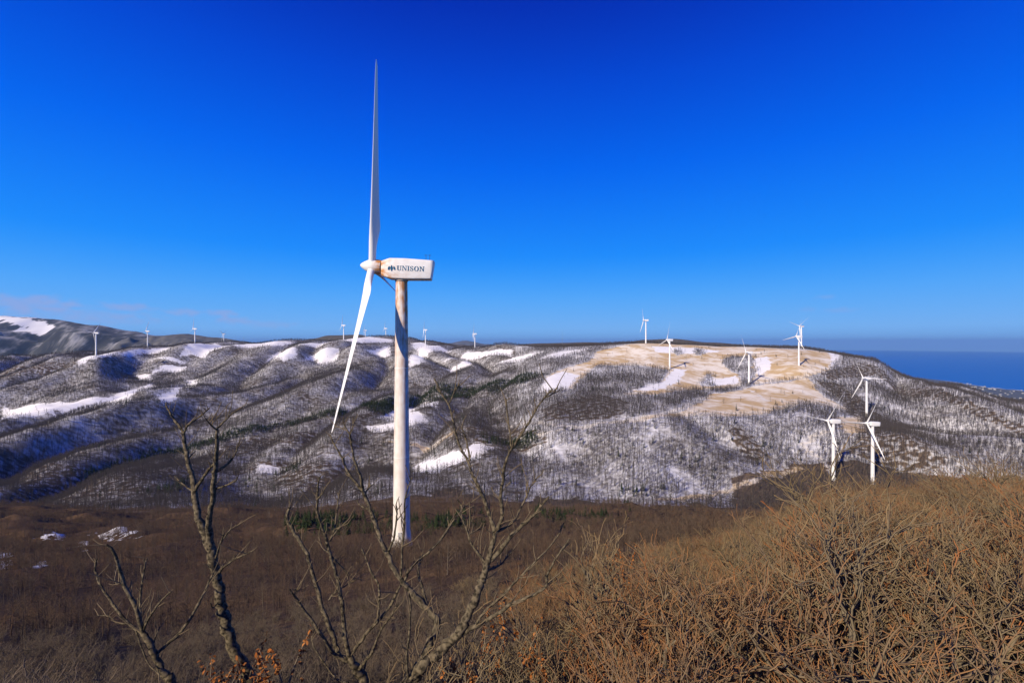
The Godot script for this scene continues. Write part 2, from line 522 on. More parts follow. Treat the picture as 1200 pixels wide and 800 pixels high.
var snow_low := PackedByteArray()     # how much snow lies, coarse
func cover_texture() -> ImageTexture:
	# one pixel is about 2.05 m across by 1.5 m deep
	snow_low = noise_bytes(21, 0.012, 3, CW, CH)
	var low := snow_low
	var hi := noise_bytes(22, 0.16, 3, CW, CH)
	var mid := noise_bytes(23, 0.05, 3, CW, CH)
	var wx := noise_bytes(24, 0.07, 3, CW, CH)
	var data := PackedByteArray()
	data.resize(CW * CH * 3)
	var ramp := func(a: Color, b: Color) -> PackedByteArray:
		var out := PackedByteArray()
		for k in 64:
			var c := a.lerp(b, k / 63.0).linear_to_srgb()
			out.append_array([c.r8, c.g8, c.b8])
		return out
	var floor_r: PackedByteArray = ramp.call(Color(0.10, 0.08, 0.065), Color(0.80, 0.81, 0.84))
	var snow_r: PackedByteArray = ramp.call(Color(0.50, 0.46, 0.38), Color(0.86, 0.86, 0.88))
	var straw_r: PackedByteArray = ramp.call(Color(0.55, 0.40, 0.22), Color(0.82, 0.76, 0.66))
	var track_r: PackedByteArray = ramp.call(Color(0.62, 0.57, 0.48), Color(0.84, 0.82, 0.80))
	var brown_r: PackedByteArray = ramp.call(Color(0.085, 0.06, 0.042), Color(0.22, 0.17, 0.13))
	for r in CH:
		for c in CW:
			var at := r * CW + c
			var dx := (int(wx[at]) - 128) / 24
			var dy := (int(mid[at]) - 128) / 24
			var cls := cover[clampi(r + dy, 0, CH - 1) * CW + clampi(c + dx, 0, CW - 1)]
			var f := 0
			var tab: PackedByteArray
			match cls:
				SNOW:
					f = 30 + (int(hi[at]) + 2 * int(mid[at])) / 10
					tab = snow_r
				STRAW:
					f = (int(low[at]) * 2 + int(mid[at]) * 2 + int(hi[at]) - 520) / 5 + 10
					tab = straw_r
				TRACK:
					f = int(hi[at]) / 4
					tab = track_r
				BROWN, DENSE:
					f = (int(hi[at]) + int(mid[at])) / 8
					tab = brown_r
					if cls == DENSE and hi[at] > 128:
						tab = floor_r
						f = 24 + (int(hi[at]) - 128) / 3
				_:
					f = (40 if c > CW * 11 / 20 else 25) + (int(low[at]) - 128) / 6 + (int(hi[at]) - 128) / 4 + (int(mid[at]) - 128) / 10
					tab = floor_r
			f = clampi(f, 0, 63) * 3
			var o := at * 3
			data[o] = tab[f]
			data[o + 1] = tab[f + 1]
			data[o + 2] = tab[f + 2]
	return ImageTexture.create_from_image(Image.create_from_data(CW, CH, false, Image.FORMAT_RGB8, data))

# ------------------------------------------------------------------ terrain meshes
func grid(x0: float, x1: float, z0: float, z1: float, step: float, uv_of: Callable, sink := Rect2()) -> ArrayMesh:
	var nx := int(round((x1 - x0) / step))
	var nz := int(round((z0 - z1) / step))
	var g := Arr.new()
	var hs := PackedFloat32Array()
	for r in nz + 1:
		for c in nx + 1:
			var x := x0 + c * step
			var z := z0 - r * step
			var y := height(x, z)
			if sink.has_area() and sink.has_point(Vector2(x, z)): y -= 1.5
			hs.append(y)
			g.v.append(Vector3(x, y, z))
			g.uv.append(uv_of.call(x, z))
	for r in nz + 1:
		for c in nx + 1:
			var l := hs[r * (nx + 1) + maxi(c - 1, 0)]
			var rr := hs[r * (nx + 1) + mini(c + 1, nx)]
			var f := hs[mini(r + 1, nz) * (nx + 1) + c]
			var b := hs[maxi(r - 1, 0) * (nx + 1) + c]
			g.n.append(Vector3(l - rr, 2.0 * step, f - b).normalized())
	for r in nz:
		for c in nx:
			var a := r * (nx + 1) + c
			g.i.append_array([a, a + nx + 2, a + 1, a, a + nx + 1, a + nx + 2])
	return g.mesh(false)

func noise_tex(seed_: int, freq: float, octaves: int, a: Color, b: Color, size := 512, contrast := 1.0) -> ImageTexture:
	var n := FastNoiseLite.new()
	n.seed = seed_
	n.frequency = freq
	n.fractal_octaves = octaves
	var im := n.get_seamless_image(size, size, false, false, 0.2, true)
	var src := im.get_data()
	var data := PackedByteArray()
	data.resize(size * size * 3)
	var ramp := PackedByteArray()
	for k in 256:
		var c := a.lerp(b, clampf((k / 255.0 - 0.5) * contrast + 0.5, 0.0, 1.0)).linear_to_srgb()
		ramp.append_array([c.r8, c.g8, c.b8])
	for k in size * size:
		var s := int(src[k]) * 3
		data[k * 3] = ramp[s]
		data[k * 3 + 1] = ramp[s + 1]
		data[k * 3 + 2] = ramp[s + 2]
	return ImageTexture.create_from_image(Image.create_from_data(size, size, false, Image.FORMAT_RGB8, data))

func terrain() -> void:
	var m := StandardMaterial3D.new()
	m.albedo_texture = cover_texture()
	m.roughness = 1.0
	m.metallic_specular = 0.1
	var uv := func(x, z): return Vector2((x - CX0) / (CX1 - CX0), (z - CZ0) / (CZ1 - CZ0))
	var h := top("hills", grid(-2600.0, 2300.0, -390.0, -4000.0, 10.0, uv), m)
	h.set_meta("kind", "structure")
	var lm := StandardMaterial3D.new()
	lm.albedo_texture = noise_tex(41, 0.02, 5, Color(0.05, 0.032, 0.02), Color(0.17, 0.11, 0.065))
	lm.uv1_triplanar = true
	lm.uv1_world_triplanar = true
	lm.uv1_scale = Vector3.ONE * 0.13
	lm.roughness = 1.0
	lm.metallic_specular = 0.1
	var plain := func(x, z): return Vector2(x, z)
	var n := top("near_slope_ground", grid(-510.0, 510.0, -36.0, -405.0, 3.0, plain, Rect2(-45.0, -39.0, 90.0, 10.0)), lm)
	n.set_meta("kind", "structure")
	var s := top("summit_ground", grid(-60.0, 60.0, 8.0, -40.0, 0.6, plain), lm)
	s.set_meta("kind", "structure")

const SEA := -745.0
func sea() -> void:
	var g := Arr.new()
	# a sheet that follows the curve of the earth out to its horizon
	var rings := [1500.0, 3000.0, 5000.0, 7000.0, 9000.0, 12000.0, 16000.0, 22000.0, 30000.0, 40000.0, 52000.0, 66000.0, 82000.0, 96000.0]
	var cols := 60
	for r in rings:
		for c in cols + 1:
			var a := deg_to_rad(lerpf(-65.0, 75.0, float(c) / cols))
			g.v.append(Vector3(sin(a) * r, SEA - r * r / (2.0 * 6371000.0), -cos(a) * r))
			g.n.append(Vector3.UP)
	for r in rings.size() - 1:
		for c in cols:
			var a := r * (cols + 1) + c
			g.quad(a, a + cols + 1, a + cols + 2, a + 1)
	var m := mat(Color(0.004, 0.13, 0.48), 0.6, 0.2)
	var o := top("sea", g.mesh(false), m)
	o.set_meta("kind", "structure")
	# low coastal plain with a pale beach along its shore
	var shore := []
	for k in 41:
		var px := 1010.0 + k * 10.0
		var row := 447.0 + (px - 1110.0) * 0.125 + sin(px * 0.05) * 0.8 + rng.randf_range(-0.4, 0.4)
		var z := -SEA * F / (row - 400.0)
		shore.append(Vector3((px - 600.0) / F * z, SEA + 2.0 - z * z / 12742000.0, -z))
	var lm := StandardMaterial3D.new()
	lm.albedo_texture = noise_tex(51, 0.03, 5, Color(0.03, 0.04, 0.04), Color(0.12, 0.11, 0.09))
	lm.uv1_triplanar = true
	lm.uv1_world_triplanar = true
	lm.uv1_scale = Vector3.ONE * 0.0007
	lm.roughness = 1.0
	var land := Arr.new()
	var beach := Arr.new()
	for k in shore.size():
		var p: Vector3 = shore[k]
		var back := Vector3(p.x * 0.35, p.y + 40.0, p.z * 0.35)
		land.v.append_array([p, p.lerp(back, 0.5) + Vector3.UP * rng.randf_range(5.0, 25.0), back])
		land.n.append_array([Vector3.UP, Vector3.UP, Vector3.UP])
		var out := p + Vector3(p.x, 0, p.z).normalized() * rng.randf_range(10.0, 110.0)
		var inn := p - Vector3(p.x, 0, p.z).normalized() * rng.randf_range(5.0, 40.0)
		beach.v.append_array([out + Vector3.UP * 1.0, inn + Vector3.UP * 4.0])
		beach.n.append_array([Vector3.UP, Vector3.UP])
		if k:
			var a := k * 3
			land.quad(a - 3, a, a + 1, a - 2)
			land.quad(a - 2, a + 1, a + 2, a - 1)
			beach.quad(k * 2 - 2, k * 2, k * 2 + 1, k * 2 - 1)
	var l := top("coastal_plain", land.mesh(false), lm)
	l.set_meta("kind", "structure")
	var b := top("beach", beach.mesh(false), mat(Color(0.62, 0.60, 0.56), 1.0))
	b.set_meta("kind", "structure")
	# town roofs and blocks scattered behind the beach
	var bx := BoxMesh.new()
	bx.size = Vector3.ONE
	var mm := MultiMesh.new()
	mm.transform_format = MultiMesh.TRANSFORM_3D
	mm.mesh = bx
	mm.instance_count = 110
	for k in 110:
		var j := rng.randi_range(12, 30)
		var p: Vector3 = shore[j].lerp(shore[j + 1], rng.randf())
		var q := Vector3(p.x, 0, p.z) * rng.randf_range(0.80, 0.985)
		var hgt := rng.randf_range(4.0, 14.0)
		mm.set_instance_transform(k, Transform3D(Basis(Vector3.UP, rng.randf() * PI).scaled(Vector3(rng.randf_range(10, 30), hgt, rng.randf_range(10, 20))), Vector3(q.x, SEA + 22.0 + hgt * 0.4, q.z)))
	var t := MultiMeshInstance3D.new()
	t.name = "coastal_town"
	t.multimesh = mm
	t.material_override = mat(Color(0.45, 0.44, 0.42), 0.9)
	add_child(t)
	tag(t, "tiny pale houses of a far coastal town behind the beach", "town", "", "stuff")

func ridge(called: String, crest: Array, z: float, depth: float, m: Material, seed_: int, rough: float) -> MeshInstance3D:
	# a mountain ridge: crest given in photo pixels at distance z, with spurs towards and away from us
	var n := FastNoiseLite.new()
	n.seed = seed_
	n.frequency = 1.0 / (depth * 0.4)
	n.fractal_octaves = 4
	var g := Arr.new()
	var cols := 160
	var rows := 40
	var hs := []
	for r in rows + 1:
		var v := (float(r) / rows - 0.5) * 2.0
		for c in cols + 1:
			var px: float = lerpf(crest[0], crest[crest.size() - 2], float(c) / cols)
			var k := 0
			while k < crest.size() - 4 and px > crest[k + 2]: k += 2
			var t := clampf((px - crest[k]) / float(crest[k + 2] - crest[k]), 0.0, 1.0)
			t = t * t * (3.0 - 2.0 * t)
			var top_y: float = -(lerpf(crest[k + 1], crest[k + 3], t) - 400.0) / F * z
			var x := (px - 600.0) / F * z
			var zz := -z - v * depth
			var fall := absf(v) * depth * 0.34
			var y := top_y - fall + n.get_noise_2d(x, zz) * rough * minf(1.0, absf(v) * 4.0 + 0.06)
			g.v.append(Vector3(x, y, zz))
			g.uv.append(Vector2(float(c) / cols, float(r) / rows))
	for r in rows + 1:
		for c in cols + 1:
			var a: Vector3 = g.v[r * (cols + 1) + maxi(c - 1, 0)]
			var b: Vector3 = g.v[r * (cols + 1) + mini(c + 1, cols)]
			var d: Vector3 = g.v[maxi(r - 1, 0) * (cols + 1) + c]
			var e: Vector3 = g.v[mini(r + 1, rows) * (cols + 1) + c]
			g.n.append((d - e).cross(b - a).normalized())
	for r in rows:
		for c in cols:
			var a := r * (cols + 1) + c
			g.i.append_array([a, a + cols + 2, a + 1, a, a + cols + 1, a + cols + 2])
	var o := top(called, g.mesh(false), m)
	o.set_meta("kind", "structure")
	return o

func far_mountains() -> void:
	var fm := StandardMaterial3D.new()
	fm.albedo_texture = noise_tex(61, 0.02, 5, Color(0.03, 0.03, 0.03), Color(0.16, 0.155, 0.15))
	fm.uv1_triplanar = true
	fm.uv1_world_triplanar = true
	fm.uv1_scale = Vector3.ONE * 0.0011
	fm.roughness = 1.0
	var dark := StandardMaterial3D.new()
	dark.albedo_texture = noise_tex(62, 0.03, 5, Color(0.035, 0.035, 0.03), Color(0.12, 0.105, 0.09))
	dark.uv1_triplanar = true
	dark.uv1_world_triplanar = true
	dark.uv1_scale = Vector3.ONE * 0.003
	dark.roughness = 1.0
	var mm := StandardMaterial3D.new()
	var mn := FastNoiseLite.new()
	mn.seed = 64
	mn.frequency = 0.02
	mn.fractal_octaves = 5
	var mi := Image.create(768, 256, false, Image.FORMAT_RGB8)
	for r in 256:
		for c in 768:
			var a := mn.get_noise_2d(c, r * 2.2)
			var b := mn.get_noise_2d(c * 3.0 + 900.0, r * 7.0)
			var col := Color(0.035, 0.036, 0.036).lerp(Color(0.30, 0.30, 0.31), clampf(0.16 + a * 1.0 + b * 1.2 + rng.randf_range(-0.25, 0.3), 0.0, 1.0))
			var u := c / 768.0
			var v := r / 256.0
			var crest := 0.5 - (u - 0.33) * 0.22
			if u > 0.28 and u < 0.5 and absf(v - crest + 0.012 + a * 0.02) < 0.022 + b * 0.02: col = Color(0.8, 0.8, 0.82)
			if u > 0.40 and u < 0.49 and absf(v - 0.33 + a * 0.03) < 0.01 + b * 0.02: col = Color(0.75, 0.75, 0.78)
			mi.set_pixel(c, r, col.linear_to_srgb())
	mm.albedo_texture = ImageTexture.create_from_image(mi)
	mm.roughness = 1.0
	ridge("far_mountain", [-160, 366, 0, 370, 30, 372, 60, 374, 110, 381, 150, 389, 190, 394, 240, 400, 320, 408], 5200.0, 2600.0, mm, 71, 330.0)
	ridge("far_hill", [150, 400, 185, 393, 215, 391, 250, 395, 300, 402, 360, 408], 4600.0, 1200.0, fm, 72, 150.0)
	ridge("far_hill", [340, 404, 365, 397, 385, 393, 420, 392, 440, 396, 470, 398, 500, 399, 540, 404, 580, 410], 3400.0, 900.0, dark, 73, 60.0)
	ridge("far_hill", [500, 410, 525, 402, 545, 399, 570, 403, 600, 410], 15000.0, 1500.0, fm, 74, 60.0)
	ridge("far_hill", [540, 414, 580, 405, 640, 402, 690, 401, 730, 402, 755, 398, 790, 397, 830, 401, 900, 406, 960, 410, 1010, 416], 2000.0, 420.0, dark, 75, 16.0)

var hollows := []                    # outlines (x, z) of snow left in the hollows of the near slope
func in_snow(x: float, z: float) -> bool:
	if -z < 60.0: return false
	for h in hollows:
		if Geometry2D.is_point_in_polygon(Vector2(x, z), h): return true
	return false

func snow_hollows() -> void:
	var m := StandardMaterial3D.new()
	m.albedo_texture = noise_tex(66, 0.03, 4, Color(0.66, 0.66, 0.68), Color(0.88, 0.88, 0.90), 256)
	m.uv1_triplanar = true
	m.uv1_world_triplanar = true
	m.uv1_scale = Vector3.ONE * 0.1
	m.roughness = 0.9
	for px in [[-60, 645, 10, 648, 14, 660, 6, 668, -60, 670], [36, 626, 72, 624, 76, 634, 50, 633], [88, 646, 94, 632, 104, 628, 102, 640], [112, 625, 150, 622, 170, 627, 160, 632, 124, 632], [40, 661, 50, 658, 54, 664, 42, 666]]:
		var poly := PackedVector2Array()
		for k in range(0, px.size(), 2):
			var p := hit(px[k], px[k + 1], 80.0, 400.0)
			poly.append(Vector2(p.x, p.z))
		hollows.append(poly)
		var lo := poly[0]
		var hi := poly[0]
		for p in poly:
			lo = lo.min(p)
			hi = hi.max(p)
		var g := Arr.new()
		var at := {}
		var st := 1.0
		for r in int((hi.y - lo.y) / st) + 1:
			for c in int((hi.x - lo.x) / st) + 1:
				var q := lo + Vector2(c + 0.5, r + 0.5) * st
				if not Geometry2D.is_point_in_polygon(q, poly) or fine.get_noise_2d(q.x * 2.0, q.y * 2.0) < -0.08: continue
				var corner := []
				for o in [Vector2i(0, 0), Vector2i(1, 0), Vector2i(1, 1), Vector2i(0, 1)]:
					var key: Vector2i = Vector2i(c, r) + o
					if not at.has(key):
						at[key] = g.v.size()
						var w := lo + Vector2(key) * st
						g.v.append(Vector3(w.x, height(w.x, w.y) + 0.1, w.y))
						g.n.append(Vector3(height(w.x - 1, w.y) - height(w.x + 1, w.y), 2.0, height(w.x, w.y - 1) - height(w.x, w.y + 1)).normalized())
					corner.append(at[key])
				g.quad(corner[0], corner[1], corner[2], corner[3])
		if g.v.is_empty(): continue
		var o := top("snow_patch", g.mesh(false), m)
		o.set_meta("kind", "structure")

# ------------------------------------------------------------------ woods
func bare_tree(seed_: int, h: float, limbs: int, twigs: int, r0: float, spread: float, trunk_c: Color, twig_c: Color) -> ArrayMesh:
	var rg := RandomNumberGenerator.new()
	rg.seed = seed_
	var g := Arr.new()
	var lean := Vector3(rg.randf_range(-0.08, 0.08), 1.0, rg.randf_range(-0.08, 0.08)) * h
	g.tube([Vector3(0, -0.3, 0), lean * 0.5, lean * 0.97], [r0, r0 * 0.6, r0 * 0.12], [trunk_c, trunk_c, twig_c], 3)
	for k in limbs:
		var f := rg.randf_range(0.25, 0.92)
		var a := rg.randf() * TAU
		var start := lean * f
		var len := h * spread * rg.randf_range(0.6, 1.1) * (1.15 - f)
		var d := Vector3(cos(a), rg.randf_range(0.7, 1.5), sin(a)).normalized()
		var e := start + d * len
		g.tube([start, e], [r0 * 0.36 * (1.2 - f), r0 * 0.12], [trunk_c, twig_c], 3)
		for t in twigs:
			var s := start.lerp(e, rg.randf_range(0.3, 1.0))
			var td := (d + Vector3(rg.randf_range(-1, 1), rg.randf_range(-0.2, 1.0), rg.randf_range(-1, 1)) * 0.9).normalized()
			g.tube([s, s + td * len * rg.randf_range(0.3, 0.6)], [r0 * 0.14, r0 * 0.06], [twig_c, twig_c], 3)
	return g.mesh()

func conifer_mesh(seed_: int, h: float) -> ArrayMesh:
	var rg := RandomNumberGenerator.new()
	rg.seed = seed_
	var g := Arr.new()
	var bark := Color(0.06, 0.045, 0.03)
	g.tube([Vector3(0, -0.3, 0), Vector3(0, h, 0)], [h * 0.014, 0.02], [bark, bark], 3)
	for k in 90:
		var f := pow(rg.randf(), 0.8) * 0.86 + 0.12
		var a := rg.randf() * TAU
		var len := h * 0.22 * (1.08 - f) * rg.randf_range(0.7, 1.2)
		var o := Vector3(cos(a), 0, sin(a))
		var p := Vector3(0, h * f, 0)
		var tip := p + o * len + Vector3(0, rg.randf_range(-0.35, 0.05) * len, 0)
		var side := o.cross(Vector3.UP) * len * 0.32
		var col := Color(0.016, 0.028, 0.014).lerp(Color(0.045, 0.06, 0.026), rg.randf())
		var b := g.v.size()
		var mid := p.lerp(tip, 0.55)
		g.v.append_array([p, mid + side, tip, mid - side, mid + Vector3(0, len * 0.16, 0)])
		g.n.append_array([o, (side + Vector3.UP * len).normalized(), o, (Vector3.UP * len - side).normalized(), Vector3.UP])
		for q in 5: g.c.append(col)
		g.i.append_array([b, b + 4, b + 1, b + 1, b + 4, b + 2, b + 2, b + 4, b + 3, b + 3, b + 4, b])
	return g.mesh()

func plant_all(called: String, mesh: Mesh, m: Material, spots: PackedFloat32Array, label: String, category: String) -> void:
	if spots.is_empty(): return
	var mm := MultiMesh.new()
	mm.transform_format = MultiMesh.TRANSFORM_3D
	mm.mesh = mesh
	mm.instance_count = spots.size() / 12
	mm.buffer = spots
	var o := MultiMeshInstance3D.new()
	o.name = numbered(called)
	o.multimesh = mm
	o.material_override = m
	add_child(o)
	tag(o, label, category, "", "stuff")

func put(spots: PackedFloat32Array, x: float, y: float, z: float, s: float, sy: float, a: float) -> void:
	var c := cos(a) * s
	var sn := sin(a) * s
	spots.append_array([c, 0.0, sn, x, 0.0, sy, 0.0, y, -sn, 0.0, c, z])

func woods() -> void:
	var grey := Color(0.08, 0.073, 0.07)
	var twig := Color(0.09, 0.077, 0.072)
	var bare := []
	for k in 4: bare.append(bare_tree(300 + k, 10.0, 16, 4, 0.22, 0.40, grey, twig))
	var evergreen := []
	for k in 3: evergreen.append(conifer_mesh(320 + k, 10.0))
	var bm := vmat()
	var lists := []
	for k in 7: lists.append(PackedFloat32Array())
	var dens := FastNoiseLite.new()
	dens.seed = 91
	dens.frequency = 1.0 / 70.0
	dens.fractal_octaves = 3
	rng.seed = 500
	var z := -400.0
	while z > -2650.0:
		var step := 3.5 if z > -1000.0 else (4.3 if z > -1500.0 else 5.8)
		var half := -z * 1.18 + 60.0
		var x := -half
		while x < half:
			var px := x + rng.randf_range(-0.5, 0.5) * step
			var pz := z + rng.randf_range(-0.5, 0.5) * step
			x += step
			var cls := cover_at(px + rng.randf_range(-7.0, 7.0) + fine.get_noise_2d(px, pz) * 16.0, pz + rng.randf_range(-7.0, 7.0))
			var roll := rng.randf()
			var d := dens.get_noise_2d(px, pz)
			var kind := -1
			match cls:
				WOOD:
					if roll < 0.80 + d * 1.1 + (0.15 if px < 0.0 else 0.0): kind = 0
					if rng.randf() < 0.008 + maxf(0.0, d - 0.42) * 0.4: kind = 4
				DENSE:
					if roll < 0.97: kind = 0
				BROWN:
					if roll < 0.9: kind = 0
				CONIFER:
					if roll < 0.95: kind = 4
				SNOW:
					if roll < 0.012: kind = 0
				STRAW:
					if roll < 0.006: kind = 4 if roll < 0.002 else 0
			if kind < 0: continue
			var s := rng.randf_range(0.65, 1.15)
			if kind == 0: kind = rng.randi() % 4
			else: kind = 4 + rng.randi() % 3
			put(lists[kind], px, height(px, pz) - 0.2, pz, s, s * rng.randf_range(0.85, 1.15), rng.randf() * TAU)
		z -= step
	for k in 4: plant_all("bare_wood", bare[k], bm, lists[k], "leafless grey brown woods covering the snowy hills", "woods")
	for k in 3: plant_all("evergreen_wood", evergreen[k], bm, lists[4 + k], "dark evergreen belts among the leafless woods of the hills", "woods")

	# the brown slope below us
	var near_bare := []
	for k in 5:
		var rb: Color = [Color(0.11, 0.082, 0.06), Color(0.08, 0.066, 0.055), Color(0.125, 0.08, 0.055), Color(0.10, 0.08, 0.063), Color(0.16, 0.13, 0.10)][k]
		near_bare.append(bare_tree(340 + k, 4.2, 18, 6, 0.075, 0.5, rb, rb.lerp(Color(0.17, 0.115, 0.075), 0.45)))
	var near_lists := []
	for k in 8: near_lists.append(PackedFloat32Array())
	var zz := -26.0
	while zz > -400.0:
		var step := lerpf(1.0, 3.2, sqrt(clampf((-zz - 26.0) / 200.0, 0.0, 1.0)))
		var half := -zz * 1.2 + 12.0
		var x := -half
		while x < half:
			var px := x + rng.randf_range(-0.5, 0.5) * step
			var pz := zz + rng.randf_range(-0.5, 0.5) * step
			x += step
			if Vector2(px + 29.0, pz + 112.0).length() < 5.0: continue
			var s := rng.randf_range(0.55, 1.0) * lerpf(0.34, 1.15, sqrt(clampf((-zz - 24.0) / 130.0, 0.0, 1.0)))
			var u := px / -pz
			var evg := false
			if -pz > 135.0 and -pz < 300.0:
				var e := dens.get_noise_2d(px * 1.5, pz * 1.5)
				evg = (u > -0.5 and u < -0.06 and -pz > 140.0 and -pz < 235.0 and e > -0.18) or (u > 0.05 and u < 0.26 and -pz > 190.0 and e > -0.1)
			if evg:
				if rng.randf() < 0.6: put(near_lists[5 + rng.randi() % 3], px, height(px, pz) - 0.2, pz, s * 0.6, s * 0.5, rng.randf() * TAU)
			else:
				var e := dens.get_noise_2d(px * 2.0, pz * 2.0)
				if e < -0.5: continue
				if in_snow(px, pz): s *= 1.15
				s *= 1.0 + e * 0.6
				var pick := clampi(int(2.0 + dens.get_noise_2d(px * 1.3 + 500.0, pz * 1.3) * 4.5 + rng.randf_range(-1.0, 1.0)), 0, 3)
				if rng.randf() < 0.04: pick = 4
				put(near_lists[pick], px, height(px, pz) - 0.1, pz, s, s * rng.randf_range(0.8, 1.15), rng.randf() * TAU)
		zz -= step
	for k in 5: plant_all("brown_thicket", near_bare[k], bm, near_lists[k], "reddish brown leafless thicket covering the slope below the summit", "thicket")
	for k in 3: plant_all("evergreen_thicket", evergreen[k], bm, near_lists[5 + k], "low dark evergreens behind the foot of the big turbine", "thicket")

# ------------------------------------------------------------------ wind turbines
# photo column, hub and foot rows, distance; rotor position in degrees; how they look
const FAR_TURBINES := [
	{"x": 757.0, "hub": 376.0, "z": 1360.0, "a": -30.0, "label": "white wind turbine on the highest point of the straw pasture skyline"},
	{"x": 785.0, "hub": 391.0, "z": 1080.0, "a": 10.0, "label": "white wind turbine standing mid pasture below the skyline turbine"},
	{"x": 878.0, "hub": 416.5, "z": 968.0, "a": -28.0, "label": "white wind turbine beside a dark copse at the lower pasture track"},
	{"x": 936.5, "hub": 394.0, "z": 1080.0, "a": 18.0, "label": "white wind turbine on bare straw pasture, in front of another almost in line"},
	{"x": 939.5, "hub": 380.5, "z": 1400.0, "a": 170.0, "label": "white wind turbine behind the straw pasture, mostly hidden by the one in front"},
	{"x": 1016.0, "hub": 443.0, "z": 817.0, "a": -32.0, "label": "white wind turbine on the wooded ridge flank above the sea, two blades bowed left"},
	{"x": 1023.0, "hub": 491.5, "z": 520.0, "a": 23.0, "label": "white wind turbine rising from the brush with one blade straight up"},
	{"x": 977.0, "hub": 502.0, "z": 530.0, "a": 30.0, "label": "white wind turbine low in the hollow beside the winding pale track"},
	{"x": 112.0, "hub": 390.0, "z": 1415.0, "a": 80.0, "label": "white wind turbine alone against the dark blue far mountain"},
	{"x": 172.5, "hub": 388.0, "z": 1840.0, "a": -20.0, "label": "white wind turbine on the long snowfield ridge next to the lone one"},
	{"x": 228.0, "hub": 385.5, "z": 1940.0, "a": 2.0, "label": "tallest looking white wind turbine on the snowy ridge below small clouds"},
	{"x": 262.0, "hub": 388.0, "z": 2630.0, "a": 55.0, "label": "small far white wind turbine beyond the snowy ridge crest"},
	{"x": 402.5, "hub": 381.0, "z": 1940.0, "a": 8.0, "label": "white wind turbine in front of the dark rounded far hill"},
	{"x": 428.0, "hub": 388.0, "z": 2500.0, "a": 88.0, "label": "far white wind turbine just behind the big turbine's lower blade"},
	{"x": 452.0, "hub": 385.5, "z": 2450.0, "a": 0.0, "label": "far white wind turbine next to the big turbine's tower"},
	{"x": 498.5, "hub": 387.5, "z": 1990.0, "a": 30.0, "label": "white wind turbine on the snowy hump right beside the big tower"},
	{"x": 556.5, "hub": 391.0, "z": 1840.0, "a": 12.0, "label": "white wind turbine on the ridge saddle with blue mountain beyond"},
]
const BLADE := 44.0

func blade_mesh(sections: int, around_n: int) -> ArrayMesh:
	# root at the rotor centre, along +y; leading edge towards -x (feathered), trailing edge +x
	var g := Arr.new()
	for k in sections + 1:
		var f := float(k) / sections
		f = lerpf(f, f * f, 0.15)
		var y := lerpf(1.2, BLADE, f)
		var rr := f
		var chord: float
		var thick: float
		if rr < 0.05:
			chord = 1.7
			thick = 1.0
		elif rr < 0.2:
			var t := smoothstep(0.05, 0.2, rr)
			chord = lerpf(1.7, 2.75, t)
			thick = lerpf(1.0, 0.36, t)
		else:
			var t := (rr - 0.2) / 0.8
			chord = lerpf(2.75, 0.5, pow(t, 0.8)) * (1.0 if rr < 0.97 else lerpf(1.0, 0.3, (rr - 0.97) / 0.03))
			thick = lerpf(0.36, 0.16, sqrt(t))
		var tw := deg_to_rad(lerpf(16.0, -1.0, pow(rr, 0.6)))
		var blend := smoothstep(0.04, 0.2, rr)
		for s in around_n:
			var a := TAU * s / around_n
			var cx := -cos(a) * 0.5
			# foil: round nose, sharp tail
			var foil_t := sin(a) * 0.5 * lerpf(1.0, pow(maxf(0.0, 0.5 - cx), 0.55) * 1.25, blend)
			var shift := lerpf(0.0, 0.2, blend)
			var q := Vector2((cx + shift) * chord, foil_t * chord * thick)
			q = q.rotated(tw)
			g.v.append(Vector3(q.x, y, q.y))
	var tmp := SurfaceTool.new()
	tmp.begin(Mesh.PRIMITIVE_TRIANGLES)
	tmp.set_smooth_group(0)
	for p in g.v: tmp.add_vertex(p)
	for k in sections:
		for s in around_n:
			var a := k * around_n + s
			var b := k * around_n + (s + 1) % around_n
			for q in [a, b + around_n, b, a, a + around_n, b + around_n]: tmp.add_index(q)
	tmp.generate_normals()
	return tmp.commit()

